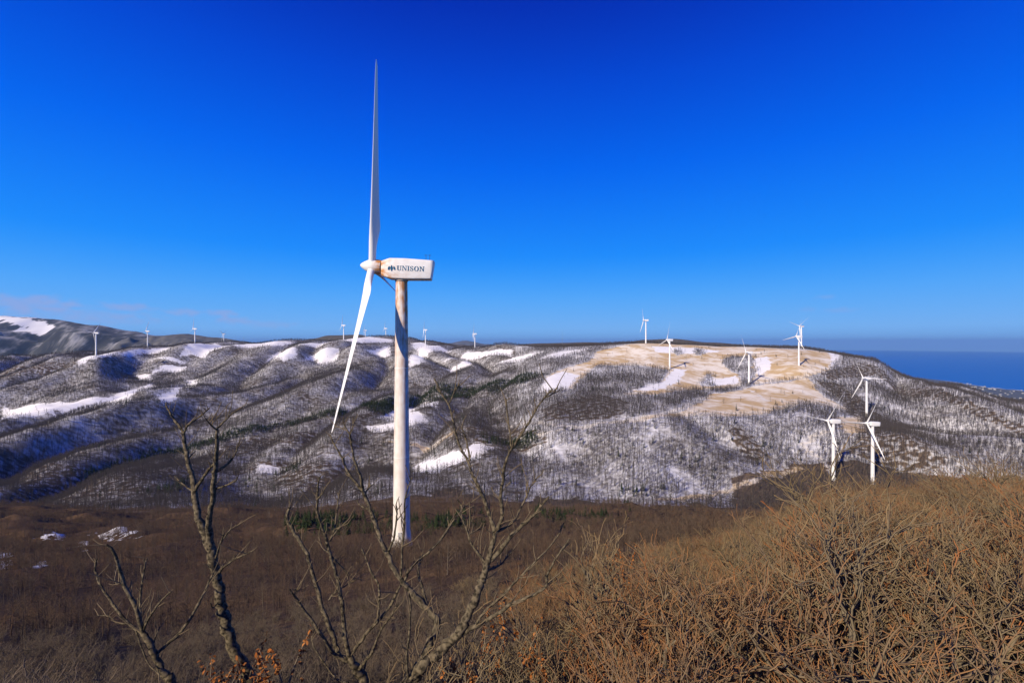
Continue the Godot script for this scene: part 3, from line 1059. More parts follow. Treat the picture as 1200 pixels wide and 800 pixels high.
func nacelle_mesh() -> ArrayMesh:
	# along x, the rotor at -x; [x, top, bottom, half width, corner]
	var secs := [[-4.75, 1.3, -1.8, 1.3, 0.7], [-4.7, 1.55, -2.05, 1.55, 0.6], [-2.6, 2.15, -2.8, 1.95, 0.35], [1.0, 2.1, -2.95, 2.05, 0.3], [7.1, 1.75, -2.9, 2.0, 0.3]]
	var g := SurfaceTool.new()
	g.begin(Mesh.PRIMITIVE_TRIANGLES)
	var ring := func(s: Array, slant: float) -> Array:
		var out := []
		var cy: float = (s[1] + s[2]) * 0.5
		var hy: float = (s[1] - s[2]) * 0.5
		for q in 4:
			var sx: float = [1.0, -1.0, -1.0, 1.0][q]
			var sy: float = [1.0, 1.0, -1.0, -1.0][q]
			for k in 4:
				var a := deg_to_rad(q * 90.0 + k * 30.0)
				var z: float = sx * (s[3] - s[4]) + cos(a) * s[4]
				var y: float = cy + sy * (hy - s[4]) + sin(a) * s[4]
				out.append(Vector3(s[0] + slant * (y - s[2]), y, z))
		return out
	var rings := []
	for s in secs: rings.append(ring.call(s, 0.0))
	rings.append(ring.call([7.3, 1.68, -2.85, 1.95, 0.3], 0.17))
	rings.append(ring.call([7.35, 1.5, -2.65, 1.75, 0.25], 0.17))
	for k in rings.size() - 1:
		for s in 16:
			var a: Vector3 = rings[k][s]
			var b: Vector3 = rings[k][(s + 1) % 16]
			var c: Vector3 = rings[k + 1][(s + 1) % 16]
			var d: Vector3 = rings[k + 1][s]
			var u := float(s) / 16.0
			for q in [[a, s, 0], [b, s + 1, 0], [c, s + 1, 1], [a, s, 0], [c, s + 1, 1], [d, s, 1]]:
				var p: Vector3 = q[0]
				g.set_uv(Vector2((p.x + 5.0) / 14.0, (2.4 - p.y) / 5.6))
				g.add_vertex(p)
	for e in [[0, false], [rings.size() - 1, true]]:
		var r: Array = rings[e[0]]
		var mid := Vector3.ZERO
		for p in r: mid += p / 16.0
		for s in 16:
			var tri := [mid, r[s], r[(s + 1) % 16]] if e[1] else [mid, r[(s + 1) % 16], r[s]]
			for p in tri:
				g.set_uv(Vector2((p.x + 5.0) / 14.0, (2.4 - p.y) / 5.6))
				g.add_vertex(p)
	g.generate_normals()
	return g.commit()

func tower_mesh(h: float, sides: int, flare: bool) -> ArrayMesh:
	var g := Arr.new()
	var prof := []
	if flare: prof = [Vector2(-2.0, 2.75), Vector2(0.0, 2.7), Vector2(1.6, 2.45), Vector2(3.6, 2.2)]
	else: prof = [Vector2(-2.0, 2.15), Vector2(0.0, 2.1)]
	for k in 13:
		var y := lerpf(4.5 if flare else 1.0, h, k / 12.0)
		prof.append(Vector2(y, lerpf(2.12, 1.42, y / h)))
	g.lathe(prof, sides)
	return g.mesh(false)

func hub_mesh(sides: int) -> ArrayMesh:
	var g := Arr.new()
	g.lathe([Vector2(-2.2, 1.55), Vector2(-2.1, 1.75), Vector2(-0.6, 1.82), Vector2(0.4, 1.72), Vector2(1.2, 1.38), Vector2(1.9, 0.98), Vector2(2.5, 0.56), Vector2(2.8, 0.24), Vector2(2.9, 0.0)], sides)
	return g.mesh(false)

# white paint with rust and oil run down from the joints: streaks with a grain of their own
func stain_texture(w: int, h: int, seed_: int, amount: Callable, along_v: bool) -> ImageTexture:
	var n := FastNoiseLite.new()
	n.seed = seed_
	n.frequency = 0.05
	n.fractal_octaves = 4
	var im := Image.create(w, h, false, Image.FORMAT_RGB8)
	var white := Color(0.80, 0.79, 0.76)
	var grime := Color(0.60, 0.55, 0.46)
	var rust := Color(0.50, 0.23, 0.08)
	for r in h:
		for c in w:
			var u := float(c) / w
			var v := float(r) / h
			var sx := c * (1.6 if along_v else 0.5)
			var sy := r * (0.12 if along_v else 0.9)
			var s := n.get_noise_2d(sx, sy)
			var patch := n.get_noise_2d(c * 0.5 + 300.0, r * 0.5)
			var a: float = amount.call(u, v)
			var k := clampf(a * (1.0 + s * 1.1 + patch * 0.8), 0.0, 1.0)
			var col := white.lerp(grime, clampf(0.12 + patch * 0.25 + s * 0.15, 0.0, 0.5)).lerp(rust, k)
			im.set_pixel(c, r, col.linear_to_srgb())
	return ImageTexture.create_from_image(im)

func add_turbine(at: Vector3, psi: float, az: float, hub_h: float, parts: Dictionary, label: String, tilt := 5.42, cone := -1.35) -> Node3D:
	var t := thing("wind_turbine", at, psi)
	tag(t, label, "wind turbine", "wind turbines of the hilltop wind farm")
	part("tower", parts.tower, parts.tower_mat, t)
	var axis_y := hub_h
	var nac := part("nacelle", parts.nacelle, parts.nacelle_mat, t, Transform3D(Basis(), Vector3(0, axis_y, 0)))
	var lean := Basis(Vector3.BACK, -deg_to_rad(tilt))
	var centre := Vector3(-7.1, axis_y + 0.3, 0)
	part("hub", parts.hub, parts.hub_mat, t, Transform3D(lean * Basis(Vector3.BACK, PI / 2), centre))
	for k in 3:
		var b := lean * Basis(Vector3.RIGHT, deg_to_rad(az + k * 120.0)) * Basis(Vector3.BACK, deg_to_rad(cone)) * Basis(Vector3.UP, deg_to_rad(52.0))
		part("blade", parts.blade, parts.blade_mat, t, Transform3D(b, centre))
	return t

func turbines() -> void:
	var white := mat(Color(0.80, 0.80, 0.79), 0.45, 0.45)
	# --- the big one, on the slope below us
	var hub_h := 69.0
	var hd := BLADE / 0.3936
	var hub := Vector3((436.0 - 600.0) / F * hd, (400.0 - 312.0) / F * hd, -hd)
	var psi := deg_to_rad(5.2)
	var axis := Vector3(cos(psi), 0, -sin(psi))
	var foot := hub + axis * 7.1 - Vector3(0, hub_h + 0.3, 0)
	var ground := height(foot.x, foot.z)
	print("big turbine foot ", foot, " ground ", ground)
	var tm := mat(Color(1, 1, 1), 0.5, 0.4)
	tm.albedo_texture = stain_texture(256, 1024, 7, func(u, v): return (0.5 * exp(-v * 6.0) + 0.85 * exp(-v * 2.0) * (0.6 + 0.4 * sin(u * TAU * 2.0 + 1.0)) + 0.02), true)
	var nm := mat(Color(1, 1, 1), 0.5, 0.4)
	nm.albedo_texture = stain_texture(256, 128, 8, func(u, v): return (0.9 * exp(-u * 9.0) + 0.40 * exp(-u * 2.5) * smoothstep(0.35, 1.0, v) + 0.02), false)
	var hm := mat(Color(1, 1, 1), 0.5, 0.4)
	hm.albedo_texture = stain_texture(128, 128, 9, func(_u, v): return 0.85 * smoothstep(0.5, 1.0, v) + 0.03, true)
	var set_ := {"tower": tower_mesh(hub_h - 2.9, 48, true), "tower_mat": tm, "nacelle": nacelle_mesh(), "nacelle_mat": nm, "hub": hub_mesh(32), "hub_mat": hm, "blade": blade_mesh(40, 24), "blade_mat": white}
	var t := add_turbine(foot, psi, 25.45, hub_h, set_, "large white wind turbine with rust stained tower and teal lettering on its nacelle")
	var dark := mat(Color(0.05, 0.05, 0.055), 0.7)
	for j in [0.34, 0.67]:
		var y: float = (hub_h - 2.9) * j
		var fl := Arr.new()
		var rad: float = lerpf(2.12, 1.42, y / (hub_h - 2.9)) + 0.012
		fl.lathe([Vector2(y - 0.07, rad - 0.03), Vector2(y - 0.06, rad + 0.02), Vector2(y + 0.06, rad + 0.02), Vector2(y + 0.07, rad - 0.03)], 48)
		part("flange", fl.mesh(false), white, t)
	var yaw := Arr.new()
	yaw.lathe([Vector2(hub_h - 3.35, 1.45), Vector2(hub_h - 3.3, 1.62), Vector2(hub_h - 2.8, 1.62)], 40)
	part("yaw_ring", yaw.mesh(false), mat(Color(0.45, 0.36, 0.27), 0.7), t)
	var nac: Node3D = t.get_node("nacelle")
	# lettering and emblem on the flank
	var teal := mat(Color(0.015, 0.10, 0.19), 0.6)
	var txt := TextMesh.new()
	txt.text = "UNISON"
	var font := SystemFont.new()
	font.font_names = PackedStringArray(["Droid Serif"])
	font.font_weight = 700
	txt.font = font
	txt.font_size = 64
	txt.pixel_size = 0.0255
	txt.depth = 0.03
	txt.horizontal_alignment = HORIZONTAL_ALIGNMENT_LEFT
	part("lettering", txt, teal, nac, Transform3D(Basis(Vector3.BACK, deg_to_rad(-1.5)), Vector3(-0.9, -0.35, 2.05)))
	for e in [[-2.75, 1.0, 0.0], [-2.1, 1.5, 0.0], [-1.45, 1.0, 0.0]]:
		var leaf := Arr.new()
		var q := 8
		for k in q + 1:
			var f := float(k) / q
			var y: float = (f - 0.5) * e[1]
			var wd := 0.21 * sin(f * PI) + 0.03
			var bow: float = (e[0] + 2.1) * 0.35 * (0.5 - f)
			leaf.v.append_array([Vector3(bow - wd, y, 0.02), Vector3(bow + wd, y, 0.02)])
			leaf.n.append_array([Vector3.BACK, Vector3.BACK])
			if k: leaf.quad(k * 2 - 2, k * 2, k * 2 + 1, k * 2 - 1)
		part("emblem", leaf.mesh(false), teal, nac, Transform3D(Basis(), Vector3(e[0], -0.38, 2.055)))
	for x in [6.0, 6.9]:
		var an := Arr.new()
		var cc := Color(0.3, 0.3, 0.3)
		an.tube([Vector3(x, 1.7, 0.3), Vector3(x, 3.3, 0.3)], [0.05, 0.04], [cc, cc], 6)
		an.tube([Vector3(x - 0.35, 3.2, 0.3), Vector3(x + 0.35, 3.2, 0.3)], [0.05, 0.05], [cc, cc], 6)
		part("wind_sensor", an.mesh(false), dark, nac)
	# door at the foot
	var dm := BoxMesh.new()
	dm.size = Vector3(1.0, 2.2, 0.12)
	part("door", dm, mat(Color(0.45, 0.46, 0.47), 0.6), t, Transform3D(Basis(), Vector3(0.0, 3.4, 2.22)))
	# --- the rest of the farm
	var lo := {"tower": tower_mesh(66.0, 14, false), "tower_mat": white, "nacelle": nacelle_mesh(), "nacelle_mat": white, "hub": hub_mesh(12), "hub_mat": white, "blade": blade_mesh(14, 10), "blade_mat": white}
	for f in FAR_TURBINES:
		var d: float = f.z
		var x: float = (f.x - 600.0) / F * d
		var y := height(x, -d)
		var top_y: float = (400.0 - f.hub) / F * d
		print("turbine ", f.x, " hub height ", top_y - y)
		add_turbine(Vector3(x, top_y - 69.0 if absf(top_y - 69.0 - y) < 1.5 else y, -d), deg_to_rad(rng.randf_range(3.0, 12.0)), f.a, 69.0, lo, f.label, 5.0, 0.0)

func masts() -> void:
	for e in [[285.0, 1950.0, 46.0, "thin lattice mast on the snowy ridge crest"], [659.0, 1430.0, 50.0, "thin lattice mast on the ridge above the striped snowfields"]]:
		var x: float = (e[0] - 600.0) / F * e[1]
		var y := height(x, -e[1])
		var t := thing("lattice_mast", Vector3(x, y, -e[1]))
		tag(t, e[3], "mast", "thin masts on the ridge")
		var c := Color(0.3, 0.3, 0.32)
		for k in 3:
			var a := TAU * k / 3.0
			var o := Vector3(cos(a), 0, sin(a)) * 0.6
			var g := Arr.new()
			g.tube([o + Vector3.DOWN, o * 0.4 + Vector3.UP * e[2]], [0.09, 0.06], [c, c], 4)
			part("leg", g.mesh(false), mat(c, 0.6), t)
		var br := Arr.new()
		for k in 22:
			var f0 := k / 22.0
			var f1 := (k + 1) / 22.0
			for j in 3:
				var a := TAU * j / 3.0
				var b := TAU * (j + 1) / 3.0
				br.tube([Vector3(cos(a), 0, sin(a)) * lerpf(0.6, 0.24, f0) + Vector3.UP * e[2] * f0, Vector3(cos(b), 0, sin(b)) * lerpf(0.6, 0.24, f1) + Vector3.UP * e[2] * f1], [0.04, 0.04], [c, c], 3)
		part("bracing", br.mesh(false), mat(c, 0.6), t)

# ------------------------------------------------------------------ brush round the summit
func grow(g: Arr, tips: Arr, rg: RandomNumberGenerator, p: Vector3, d: Vector3, len: float, r: float, level: int, base: Color, tip: Color, wiggle: float) -> void:
	var segs := 5 if level < 2 else 4
	var pts := PackedVector3Array([p])
	var rads := PackedFloat32Array([r])
	var cols := PackedColorArray([base])
	var dir := d
	for k in segs:
		dir = (dir + Vector3(rg.randf_range(-1, 1), rg.randf_range(-0.55, 0.85), rg.randf_range(-1, 1)) * wiggle).normalized()
		p += dir * len / segs
		var f := float(k + 1) / segs
		pts.append(p)
		rads.append(r * lerpf(1.0, 0.62, f))
		cols.append(base.lerp(tip, f * ([0.0, 0.1, 0.4, 1.0][level] as float)))
	(g if level < 2 else tips).tube(pts, rads, cols, 5 if level == 0 else (4 if level == 1 else 3))
	if level >= 3: return
	var kids := [4, 4, 3][level] as int
	for k in kids:
		var f := rg.randf_range(0.35, 1.0) if k > 1 else 1.0
		var at := f * segs
		var j := mini(int(at), segs - 1)
		var s := pts[j].lerp(pts[j + 1], at - j)
		var nd := (dir * 0.75 + Vector3(rg.randf_range(-1, 1), rg.randf_range(-0.3, 0.8), rg.randf_range(-1, 1)) * 0.95).normalized()
		grow(g, tips, rg, s, nd, len * rg.randf_range(0.5, 0.78), r * rg.randf_range(0.55, 0.72), level + 1, base.lerp(tip, 0.07), tip, wiggle)

func shrub(seed_: int, stems: int, h: float, base: Color, tip: Color) -> Array:
	var rg := RandomNumberGenerator.new()
	rg.seed = seed_
	var g := Arr.new()
	var tips := Arr.new()
	for k in stems:
		var a := rg.randf() * TAU
		var o := Vector3(cos(a), 0, sin(a))
		var d := (o * rg.randf_range(0.25, 1.1) + Vector3.UP).normalized()
		grow(g, tips, rg, o * rg.randf_range(0.0, 0.25) + Vector3.DOWN * 0.1, d, h * rg.randf_range(0.32, 0.46), rg.randf_range(0.011, 0.018), 0, base.lerp(Color(0.13, 0.12, 0.10), rg.randf() * 0.7), base.lerp(tip, rg.randf_range(0.3, 1.0)), 0.46)
	return [g.mesh(), tips.mesh()]

func near_brush() -> void:
	var m := vmat(0.9)
	rng.seed = 800
	var tan_kinds := []
	for k in 4: tan_kinds.append(shrub(900 + k, 10, 1.45, Color(0.175, 0.14, 0.085), [Color(0.40, 0.175, 0.055), Color(0.33, 0.225, 0.11), Color(0.39, 0.14, 0.042), Color(0.29, 0.20, 0.10)][k]))
	var grey_kinds := []
	for k in 3: grey_kinds.append(shrub(950 + k, 9, 1.3, Color(0.14, 0.112, 0.084), [Color(0.19, 0.14, 0.095), Color(0.16, 0.105, 0.07), Color(0.15, 0.12, 0.088)][k]))
	var spots := []
	var z := -1.7
	while z > -30.0:
		var step := 0.72 + maxf(0.0, -z - 2.6) * 0.045
		var half := -z * 1.22 + 1.5
		var x := -half
		while x < half:
			spots.append(Vector2(x + rng.randf_range(-0.5, 0.5) * step, z + rng.randf_range(-0.5, 0.5) * step))
			x += step
		z -= step
	var near := []
	var rest_tan := []
	var rest_grey := []
	for k in 4: rest_tan.append(PackedFloat32Array())
	for k in 3: rest_grey.append(PackedFloat32Array())
	var n_tan := 0
	var n_grey := 0
	for s in spots:
		var u: float = s.x / -s.y
		if u > -0.75 and u < 0.05 and -s.y < (4.9 if u < -0.1 else 3.4): continue
		if s.length() < 1.9: continue
		var is_tan: bool = u + rng.randf_range(-0.12, 0.12) + (0.02 if -s.y < 8.0 else 0.0) > 0.0
		var y := height(s.x, s.y)
		var sc := rng.randf_range(0.75, 1.15) * lerpf(0.8, 1.0, smoothstep(-0.3, 0.5, u)) * (1.3 if rng.randf() < 0.1 and -s.y > 4.0 else 1.0)
		var turn := rng.randf() * TAU
		var own: bool = s.length() < 12.0 and ((is_tan and n_tan < 150) or (not is_tan and n_grey < 110))
		if own:
			var kinds: Array = tan_kinds if is_tan else grey_kinds
			var which := rng.randi() % kinds.size()
			var kind: Array = kinds[which]
			var t := thing("tan_shrub" if is_tan else "grey_shrub", Vector3(s.x, y, s.y), turn)
			t.scale = Vector3(sc, sc * rng.randf_range(0.9, 1.1), sc)
			if is_tan:
				n_tan += 1
				tag(t, ["leafless tan shrub with orange twig tips in the summit brush", "leafless straw coloured shrub with pale twig tips in the summit brush", "leafless tan shrub with rust red twig tips in the summit brush", "leafless dull tan shrub with greyish twigs in the summit brush"][which], "shrub", "tan shrubs of the summit brush")
			else:
				n_grey += 1
				tag(t, ["leafless pale grey brown shrub with curved stems on the near slope", "leafless reddish grey shrub with fine dark twigs on the near slope", "leafless ash grey shrub with matted twigs on the near slope"][which], "shrub", "grey shrubs on the near slope")
			part("stems", kind[0], m, t)
			part("twigs", kind[1], m, t).set_meta("kind", "stuff")
		elif is_tan: put(rest_tan[rng.randi() % 4], s.x, y, s.y, sc, sc, turn)
		else: put(rest_grey[rng.randi() % 3], s.x, y, s.y, sc, sc, turn)
	for k in 4:
		plant_all("tan_brush", tan_kinds[k][0], m, rest_tan[k], "tan leafless brush further down the summit slope", "brush")
		plant_all("tan_brush_twigs", tan_kinds[k][1], m, rest_tan[k], "orange brown twig tips of the brush further down", "brush")
	for k in 3:
		plant_all("grey_brush", grey_kinds[k][0], m, rest_grey[k], "grey leafless brush further down the near slope", "brush")
		plant_all("grey_brush_twigs", grey_kinds[k][1], m, rest_grey[k], "fine grey twigs of the brush further down", "brush")
	print("shrubs ", n_tan, " ", n_grey, " of ", spots.size())

# ------------------------------------------------------------------ bare trees in front
# each branch: [from pixel width, to pixel width, depth change, x, y, x, y, ...] in photo pixels at the tree's distance
func bare_front_tree(label: String, z: float, limbs: Array, seed_: int, m: Material, tm: Material) -> Node3D:
	rng.seed = seed_
	var first: Array = limbs[0]
	var root_x: float = (first[3] - 600.0) / F * z
	var gy := height(root_x, -z)
	var t := thing("bare_tree", Vector3(root_x, gy, -z))
	tag(t, label, "tree", "bare trees in front of the view")
	var origin := Vector3(root_x, gy, -z)
	var twigs := Arr.new()
	var wood := Color(0.30, 0.26, 0.17)
	var thin := Color(0.33, 0.27, 0.18)
	var depth_at := {}
	for li in limbs.size():
		var l: Array = limbs[li]
		var pts := PackedVector3Array()
		var rads := PackedFloat32Array()
		var cols := PackedColorArray()
		var n := (l.size() - 3) / 2
		var px0 := Vector2(l[3], l[4])
		# a limb starts at the depth of the limb it grows from
		var d0 := z
		var best := 14.0
		for key in depth_at:
			var dd: float = (key - px0).length()
			if dd < best:
				best = dd
				d0 = depth_at[key]
		if li == 0:
			pts.append(Vector3(0, -0.15, 0))
			rads.append(l[0] * 0.62 * z / F)
			cols.append(wood)
		for k in n:
			var f := float(k) / maxf(1.0, n - 1)
			var d: float = d0 + l[2] * f + (rng.randf_range(-0.03, 0.03) if k else 0.0)
			var px := Vector2(l[3 + k * 2], l[4 + k * 2])
			depth_at[px] = d
			pts.append(Vector3((px.x - 600.0) / F * d, (400.0 - px.y) / F * d, -d) - origin)
			rads.append(lerpf(l[0], l[1], f) * 0.5 * d / F)
			cols.append(wood)
		# smooth and knot the limb
		var sp := PackedVector3Array()
		var sr := PackedFloat32Array()
		var sc := PackedColorArray()
		for k in pts.size() - 1:
			var a := pts[maxi(k - 1, 0)]
			var b := pts[k]
			var c := pts[k + 1]
			var e := pts[mini(k + 2, pts.size() - 1)]
			for j in 4:
				var q := j / 4.0
				var p := b.cubic_interpolate(c, a, e, q)
				var r := lerpf(rads[k], rads[k + 1], q)
				sp.append(p + Vector3(rng.randf_range(-1, 1), rng.randf_range(-1, 1), rng.randf_range(-1, 1)) * r * 0.3)
				sr.append(r * rng.randf_range(0.9, 1.14))
				sc.append(wood)
		sp.append(pts[pts.size() - 1])
		sr.append(rads[rads.size() - 1])
		sc.append(thin)
		var g := Arr.new()
		g.tube(sp, sr, sc, 8 if l[0] > 4.0 else 6, true, 6.0)
		part("trunk" if li == 0 else "branch", g.mesh(), m, t)
		# short spurs and twigs
		for k in range(2, sp.size()):
			if rng.randf() < 0.5 and sr[k] < 0.03:
				var ax := (sp[k] - sp[k - 1]).normalized()
				var d := (ax * rng.randf_range(0.2, 0.9) + Vector3(rng.randf_range(-1, 1), rng.randf_range(-0.1, 1.0), rng.randf_range(-1, 1)) * 0.8).normalized()
				var ln := rng.randf_range(0.03, 0.15) if rng.randf() < 0.8 else rng.randf_range(0.15, 0.3)
				var mid := sp[k] + d * ln * 0.55
				var en := mid + (d + Vector3(rng.randf_range(-1, 1), rng.randf_range(0, 1), rng.randf_range(-1, 1)) * 0.4).normalized() * ln * 0.45
				twigs.tube([sp[k], mid, en], [0.0045, 0.0035, 0.003], [thin, thin, thin], 4, true, 6.0)
	part("twigs", twigs.mesh(), tm, t).set_meta("kind", "stuff")
	return t

func foreground_trees() -> void:
	var bark := StandardMaterial3D.new()
	bark.albedo_texture = noise_tex(83, 0.045, 4, Color(0.014, 0.012, 0.009), Color(0.18, 0.148, 0.095), 256, 2.2)
	bark.uv1_triplanar = true
	bark.uv1_scale = Vector3.ONE * 2.0
	bark.roughness = 0.95
	bark.metallic_specular = 0.2
	var tm := mat(Color(0.15, 0.115, 0.07), 0.9)
	bare_front_tree("bare forked tree with two upright stems rising above the far hills", 4.6, [
		[13, 9.5, 0.0, 293, 806, 286, 784, 274, 760, 266, 736, 260, 716, 258, 696, 254, 678, 251, 660, 247, 644, 241, 632],
		[8.5, 3.0, 0.25, 241, 632, 232, 606, 228, 582, 224, 558, 220, 540, 216, 522, 215, 508],
		[3.2, 2.0, 0.1, 215, 508, 210, 500, 204, 492, 199, 484, 194, 475],
		[2.8, 1.5, -0.1, 215, 508, 220, 498, 228, 492, 236, 486, 245, 478],
		[8.0, 3.2, -0.3, 247, 644, 245, 628, 245, 606, 249, 582, 251, 558, 253, 538, 254, 518, 254, 502],
		[2.6, 1.3, 0.1, 254, 502, 264, 492, 272, 484, 283, 477],
		[2.2, 1.2, -0.2, 254, 504, 247, 498, 240, 490],
		[4.0, 2.4, -0.2, 228, 575, 236, 562, 243, 552, 252, 541],
		[3.2, 1.4, 0.2, 254, 552, 266, 544, 272, 537, 276, 530, 280, 518],
		[2.4, 1.2, -0.2, 254, 572, 266, 568, 276, 563, 279, 556],
		[2.0, 1.0, 0.1, 221, 538, 224, 533, 229, 528],
		[2.2, 1.0, 0.2, 226, 576, 214, 567, 204, 558],
		[2.8, 1.6, -0.2, 252, 655, 257, 640, 262, 625],
		[1.8, 1.2, 0.1, 260, 634, 268, 622, 277, 616, 285, 611],
		[3.0, 1.4, -0.3, 256, 672, 262, 664, 275, 655, 286, 650, 296, 645],
		[1.8, 1.1, 0.2, 266, 660, 276, 652, 285, 645],
		[2.0, 1.0, -0.2, 258, 700, 250, 712, 246, 706],
	], 61, bark, tm)
	bare_front_tree("small bare tree with fanned twigs leaning beside the forked tree", 3.9, [
		[9.5, 6.0, 0.0, 203, 808, 195, 793, 185, 775, 177, 757, 167, 742],
		[4.0, 2.2, 0.15, 167, 742, 150, 730, 139, 717, 130, 705, 117, 685, 111, 668, 113, 655],
		[5.0, 2.6, -0.1, 167, 740, 160, 715, 150, 695, 143, 680, 138, 660, 132, 645, 124, 638],
		[2.6, 1.5, 0.2, 164, 732, 164, 716, 164, 700, 168, 670, 172, 654],
		[3.0, 1.6, -0.2, 168, 738, 173, 726, 180, 715, 190, 702, 200, 693],
		[2.0, 1.2, 0.1, 167, 738, 171, 724, 177, 707],
		[4.2, 2.0, 0.3, 182, 767, 195, 755, 212, 740, 227, 717, 235, 702, 240, 692, 250, 670],
		[2.0, 1.2, 0.1, 178, 757, 182, 746, 187, 734],
		[2.0, 1.2, -0.1, 159, 739, 166, 760, 174, 778, 186, 790],
		[1.8, 1.0, 0.1, 150, 730, 138, 730, 127, 722, 115, 721],
		[1.8, 1.0, 0.1, 142, 682, 136, 684, 134, 676],
	], 62, bark, tm)
	bare_front_tree("many stemmed bare tree with slender pale stems below the big turbine", 4.3, [
		[11, 8.0, 0.0, 428, 808, 422, 791, 415, 780, 410, 770],
		[5.6, 3.6, 0.1, 410, 770, 405, 752, 403, 732, 401, 710, 398, 692, 396, 680, 393, 671, 387, 650, 383, 635],
		[3.4, 1.6, -0.2, 383, 635, 377, 617, 372, 599, 372, 582, 372, 569, 375, 558],
		[2.8, 1.4, 0.2, 386, 634, 392, 620, 394, 602, 396, 587, 398, 575],
		[2.0, 1.2, 0.1, 390, 628, 397, 618, 404, 609],
		[1.8, 1.2, -0.1, 372, 584, 377, 579, 380, 573],
		[1.8, 1.2, 0.1, 387, 648, 380, 644, 375, 637],
		[6.0, 3.2, 0.3, 406, 774, 396, 765, 390, 744, 384, 730, 376, 710, 372, 690, 366, 674, 360, 650, 350, 633, 342, 620, 336, 606, 339, 594],
		[4.6, 1.6, -0.3, 412, 776, 392, 767, 377, 744, 360, 720, 348, 702, 343, 696, 339, 690],
		[1.6, 1.0, 0.0, 343, 697, 346, 694, 347, 689],
		[4.4, 2.6, 0.2, 411, 768, 428, 744, 440, 731, 455, 713, 467, 690, 471, 684],
		[3.2, 1.6, -0.2, 437, 762, 442, 748, 447, 737, 457, 723, 467, 707],
		[4.4, 3.0, -0.2, 418, 786, 430, 772, 437, 762],
		[3.6, 2.0, 0.2, 441, 731, 444, 716, 444, 702, 444, 687, 436, 672, 429, 655, 424, 642],
		[2.0, 1.2, 0.1, 385, 703, 390, 696, 396, 692, 405, 686, 414, 681],
		[2.4, 1.3, 0.2, 408, 800, 396, 797, 384, 783, 368, 758, 365, 745],
		[2.2, 1.2, 0.2, 387, 650, 396, 660, 404, 668, 408, 678],
		[2.4, 1.2, 0.1, 425, 792, 428, 778, 434, 760],
	], 63, bark, tm)
	bare_front_tree("largest bare tree with spreading limbs crossing in front of the turbine foot", 3.6, [
		[17, 12, 0.0, 476, 812, 484, 794, 493, 782, 500, 774],
		[12, 7.0, 0.1, 500, 774, 524, 755, 541, 737, 550, 717, 560, 695, 565, 680, 568, 671, 573, 653],
		[7.0, 4.4, 0.0, 573, 653, 577, 639, 580, 624],
		[5.0, 2.6, 0.25, 580, 624, 575, 606, 569, 590, 562, 573, 556, 560, 553, 555, 548, 539, 539, 524, 533, 504],
		[2.8, 1.5, 0.1, 533, 504, 530, 488, 525, 473, 517, 461, 509, 443],
		[2.0, 1.0, -0.1, 526, 474, 533, 458, 539, 449],
		[2.6, 1.6, 0.1, 551, 540, 547, 518, 544, 509, 541, 500],
		[4.6, 3.0, -0.25, 581, 620, 587, 611, 588, 597, 587, 579, 590, 560, 590, 554, 593, 540, 599, 525],
		[2.8, 1.5, 0.1, 599, 525, 598, 509, 596, 495, 594, 480, 593, 467],
		[3.0, 1.6, -0.2, 599, 526, 608, 513, 620, 495, 628, 480, 637, 467, 647, 456],
		[1.8, 1.0, 0.0, 637, 467, 645, 463, 653, 459],
		[3.6, 1.5, 0.3, 580, 624, 586, 621, 601, 611, 610, 596, 617, 582, 622, 570, 631, 558],
		[1.8, 1.0, 0.1, 617, 583, 617, 570, 616, 558],
		[6.0, 2.6, -0.2, 575, 657, 587, 644, 595, 632, 607, 620, 619, 609, 629, 600, 635, 591, 643, 582],
		[2.6, 1.4, 0.2, 572, 668, 580, 665, 589, 659, 601, 644],
		[3.2, 1.6, 0.2, 569, 660, 560, 648, 551, 635, 548, 624, 542, 608, 540, 600],
		[1.8, 1.0, 0.1, 549, 626, 557, 622, 566, 619],
		[10, 6.0, 0.35, 492, 782, 499, 765, 505, 750, 512, 735, 512, 725, 497, 710, 477, 688],
		[6.0, 4.0, 0.2, 477, 688, 462, 667, 455, 650, 447, 635, 441, 618, 436, 604, 431, 590, 425, 575],
		[3.4, 1.5, 0.1, 425, 575, 408, 554, 401, 537, 392, 521, 387, 510],
		[3.6, 2.0, -0.1, 425, 575, 422, 558, 416, 542, 412, 524, 410, 509],
		[1.8, 1.2, 0.0, 410, 509, 404, 500, 402, 494],
		[1.8, 1.0, 0.1, 410, 509, 413, 500, 414, 489],
		[2.4, 1.3, 0.1, 433, 597, 423, 593, 418, 586],
		[2.0, 1.0, 0.1, 427, 578, 432, 572, 437, 567],
		[3.2, 1.6, -0.2, 455, 647, 461, 632, 464, 611, 465, 600, 464, 591],
		[3.0, 1.6, -0.1, 470, 676, 471, 656, 471, 640, 474, 611, 474, 590, 477, 575, 481, 563],
		[3.8, 1.6, 0.3, 472, 684, 480, 667, 490, 656, 505, 644, 520, 627, 532, 609, 541, 596, 536, 585],
		[1.8, 1.0, 0.1, 541, 596, 548, 591, 556, 586],
		[5.0, 2.0, -0.3, 530, 750, 550, 738, 568, 728, 586, 717, 598, 708, 614, 702, 632, 693, 640, 686, 641, 675, 650, 657, 667, 632],
		[3.4, 1.6, 0.3, 556, 735, 563, 723, 574, 710, 592, 695, 605, 680, 610, 675, 628, 657, 643, 642, 653, 629, 661, 612],
		[3.8, 2.0, -0.2, 480, 797, 477, 785, 477, 762, 480, 740, 481, 710, 479, 695],
		[2.0, 1.0, 0.1, 598, 708, 606, 696, 618, 682],
		[4.0, 2.0, 0.4, 500, 712, 495, 690, 490, 668, 494, 655],
	], 64, bark, tm)
	oak_saplings()

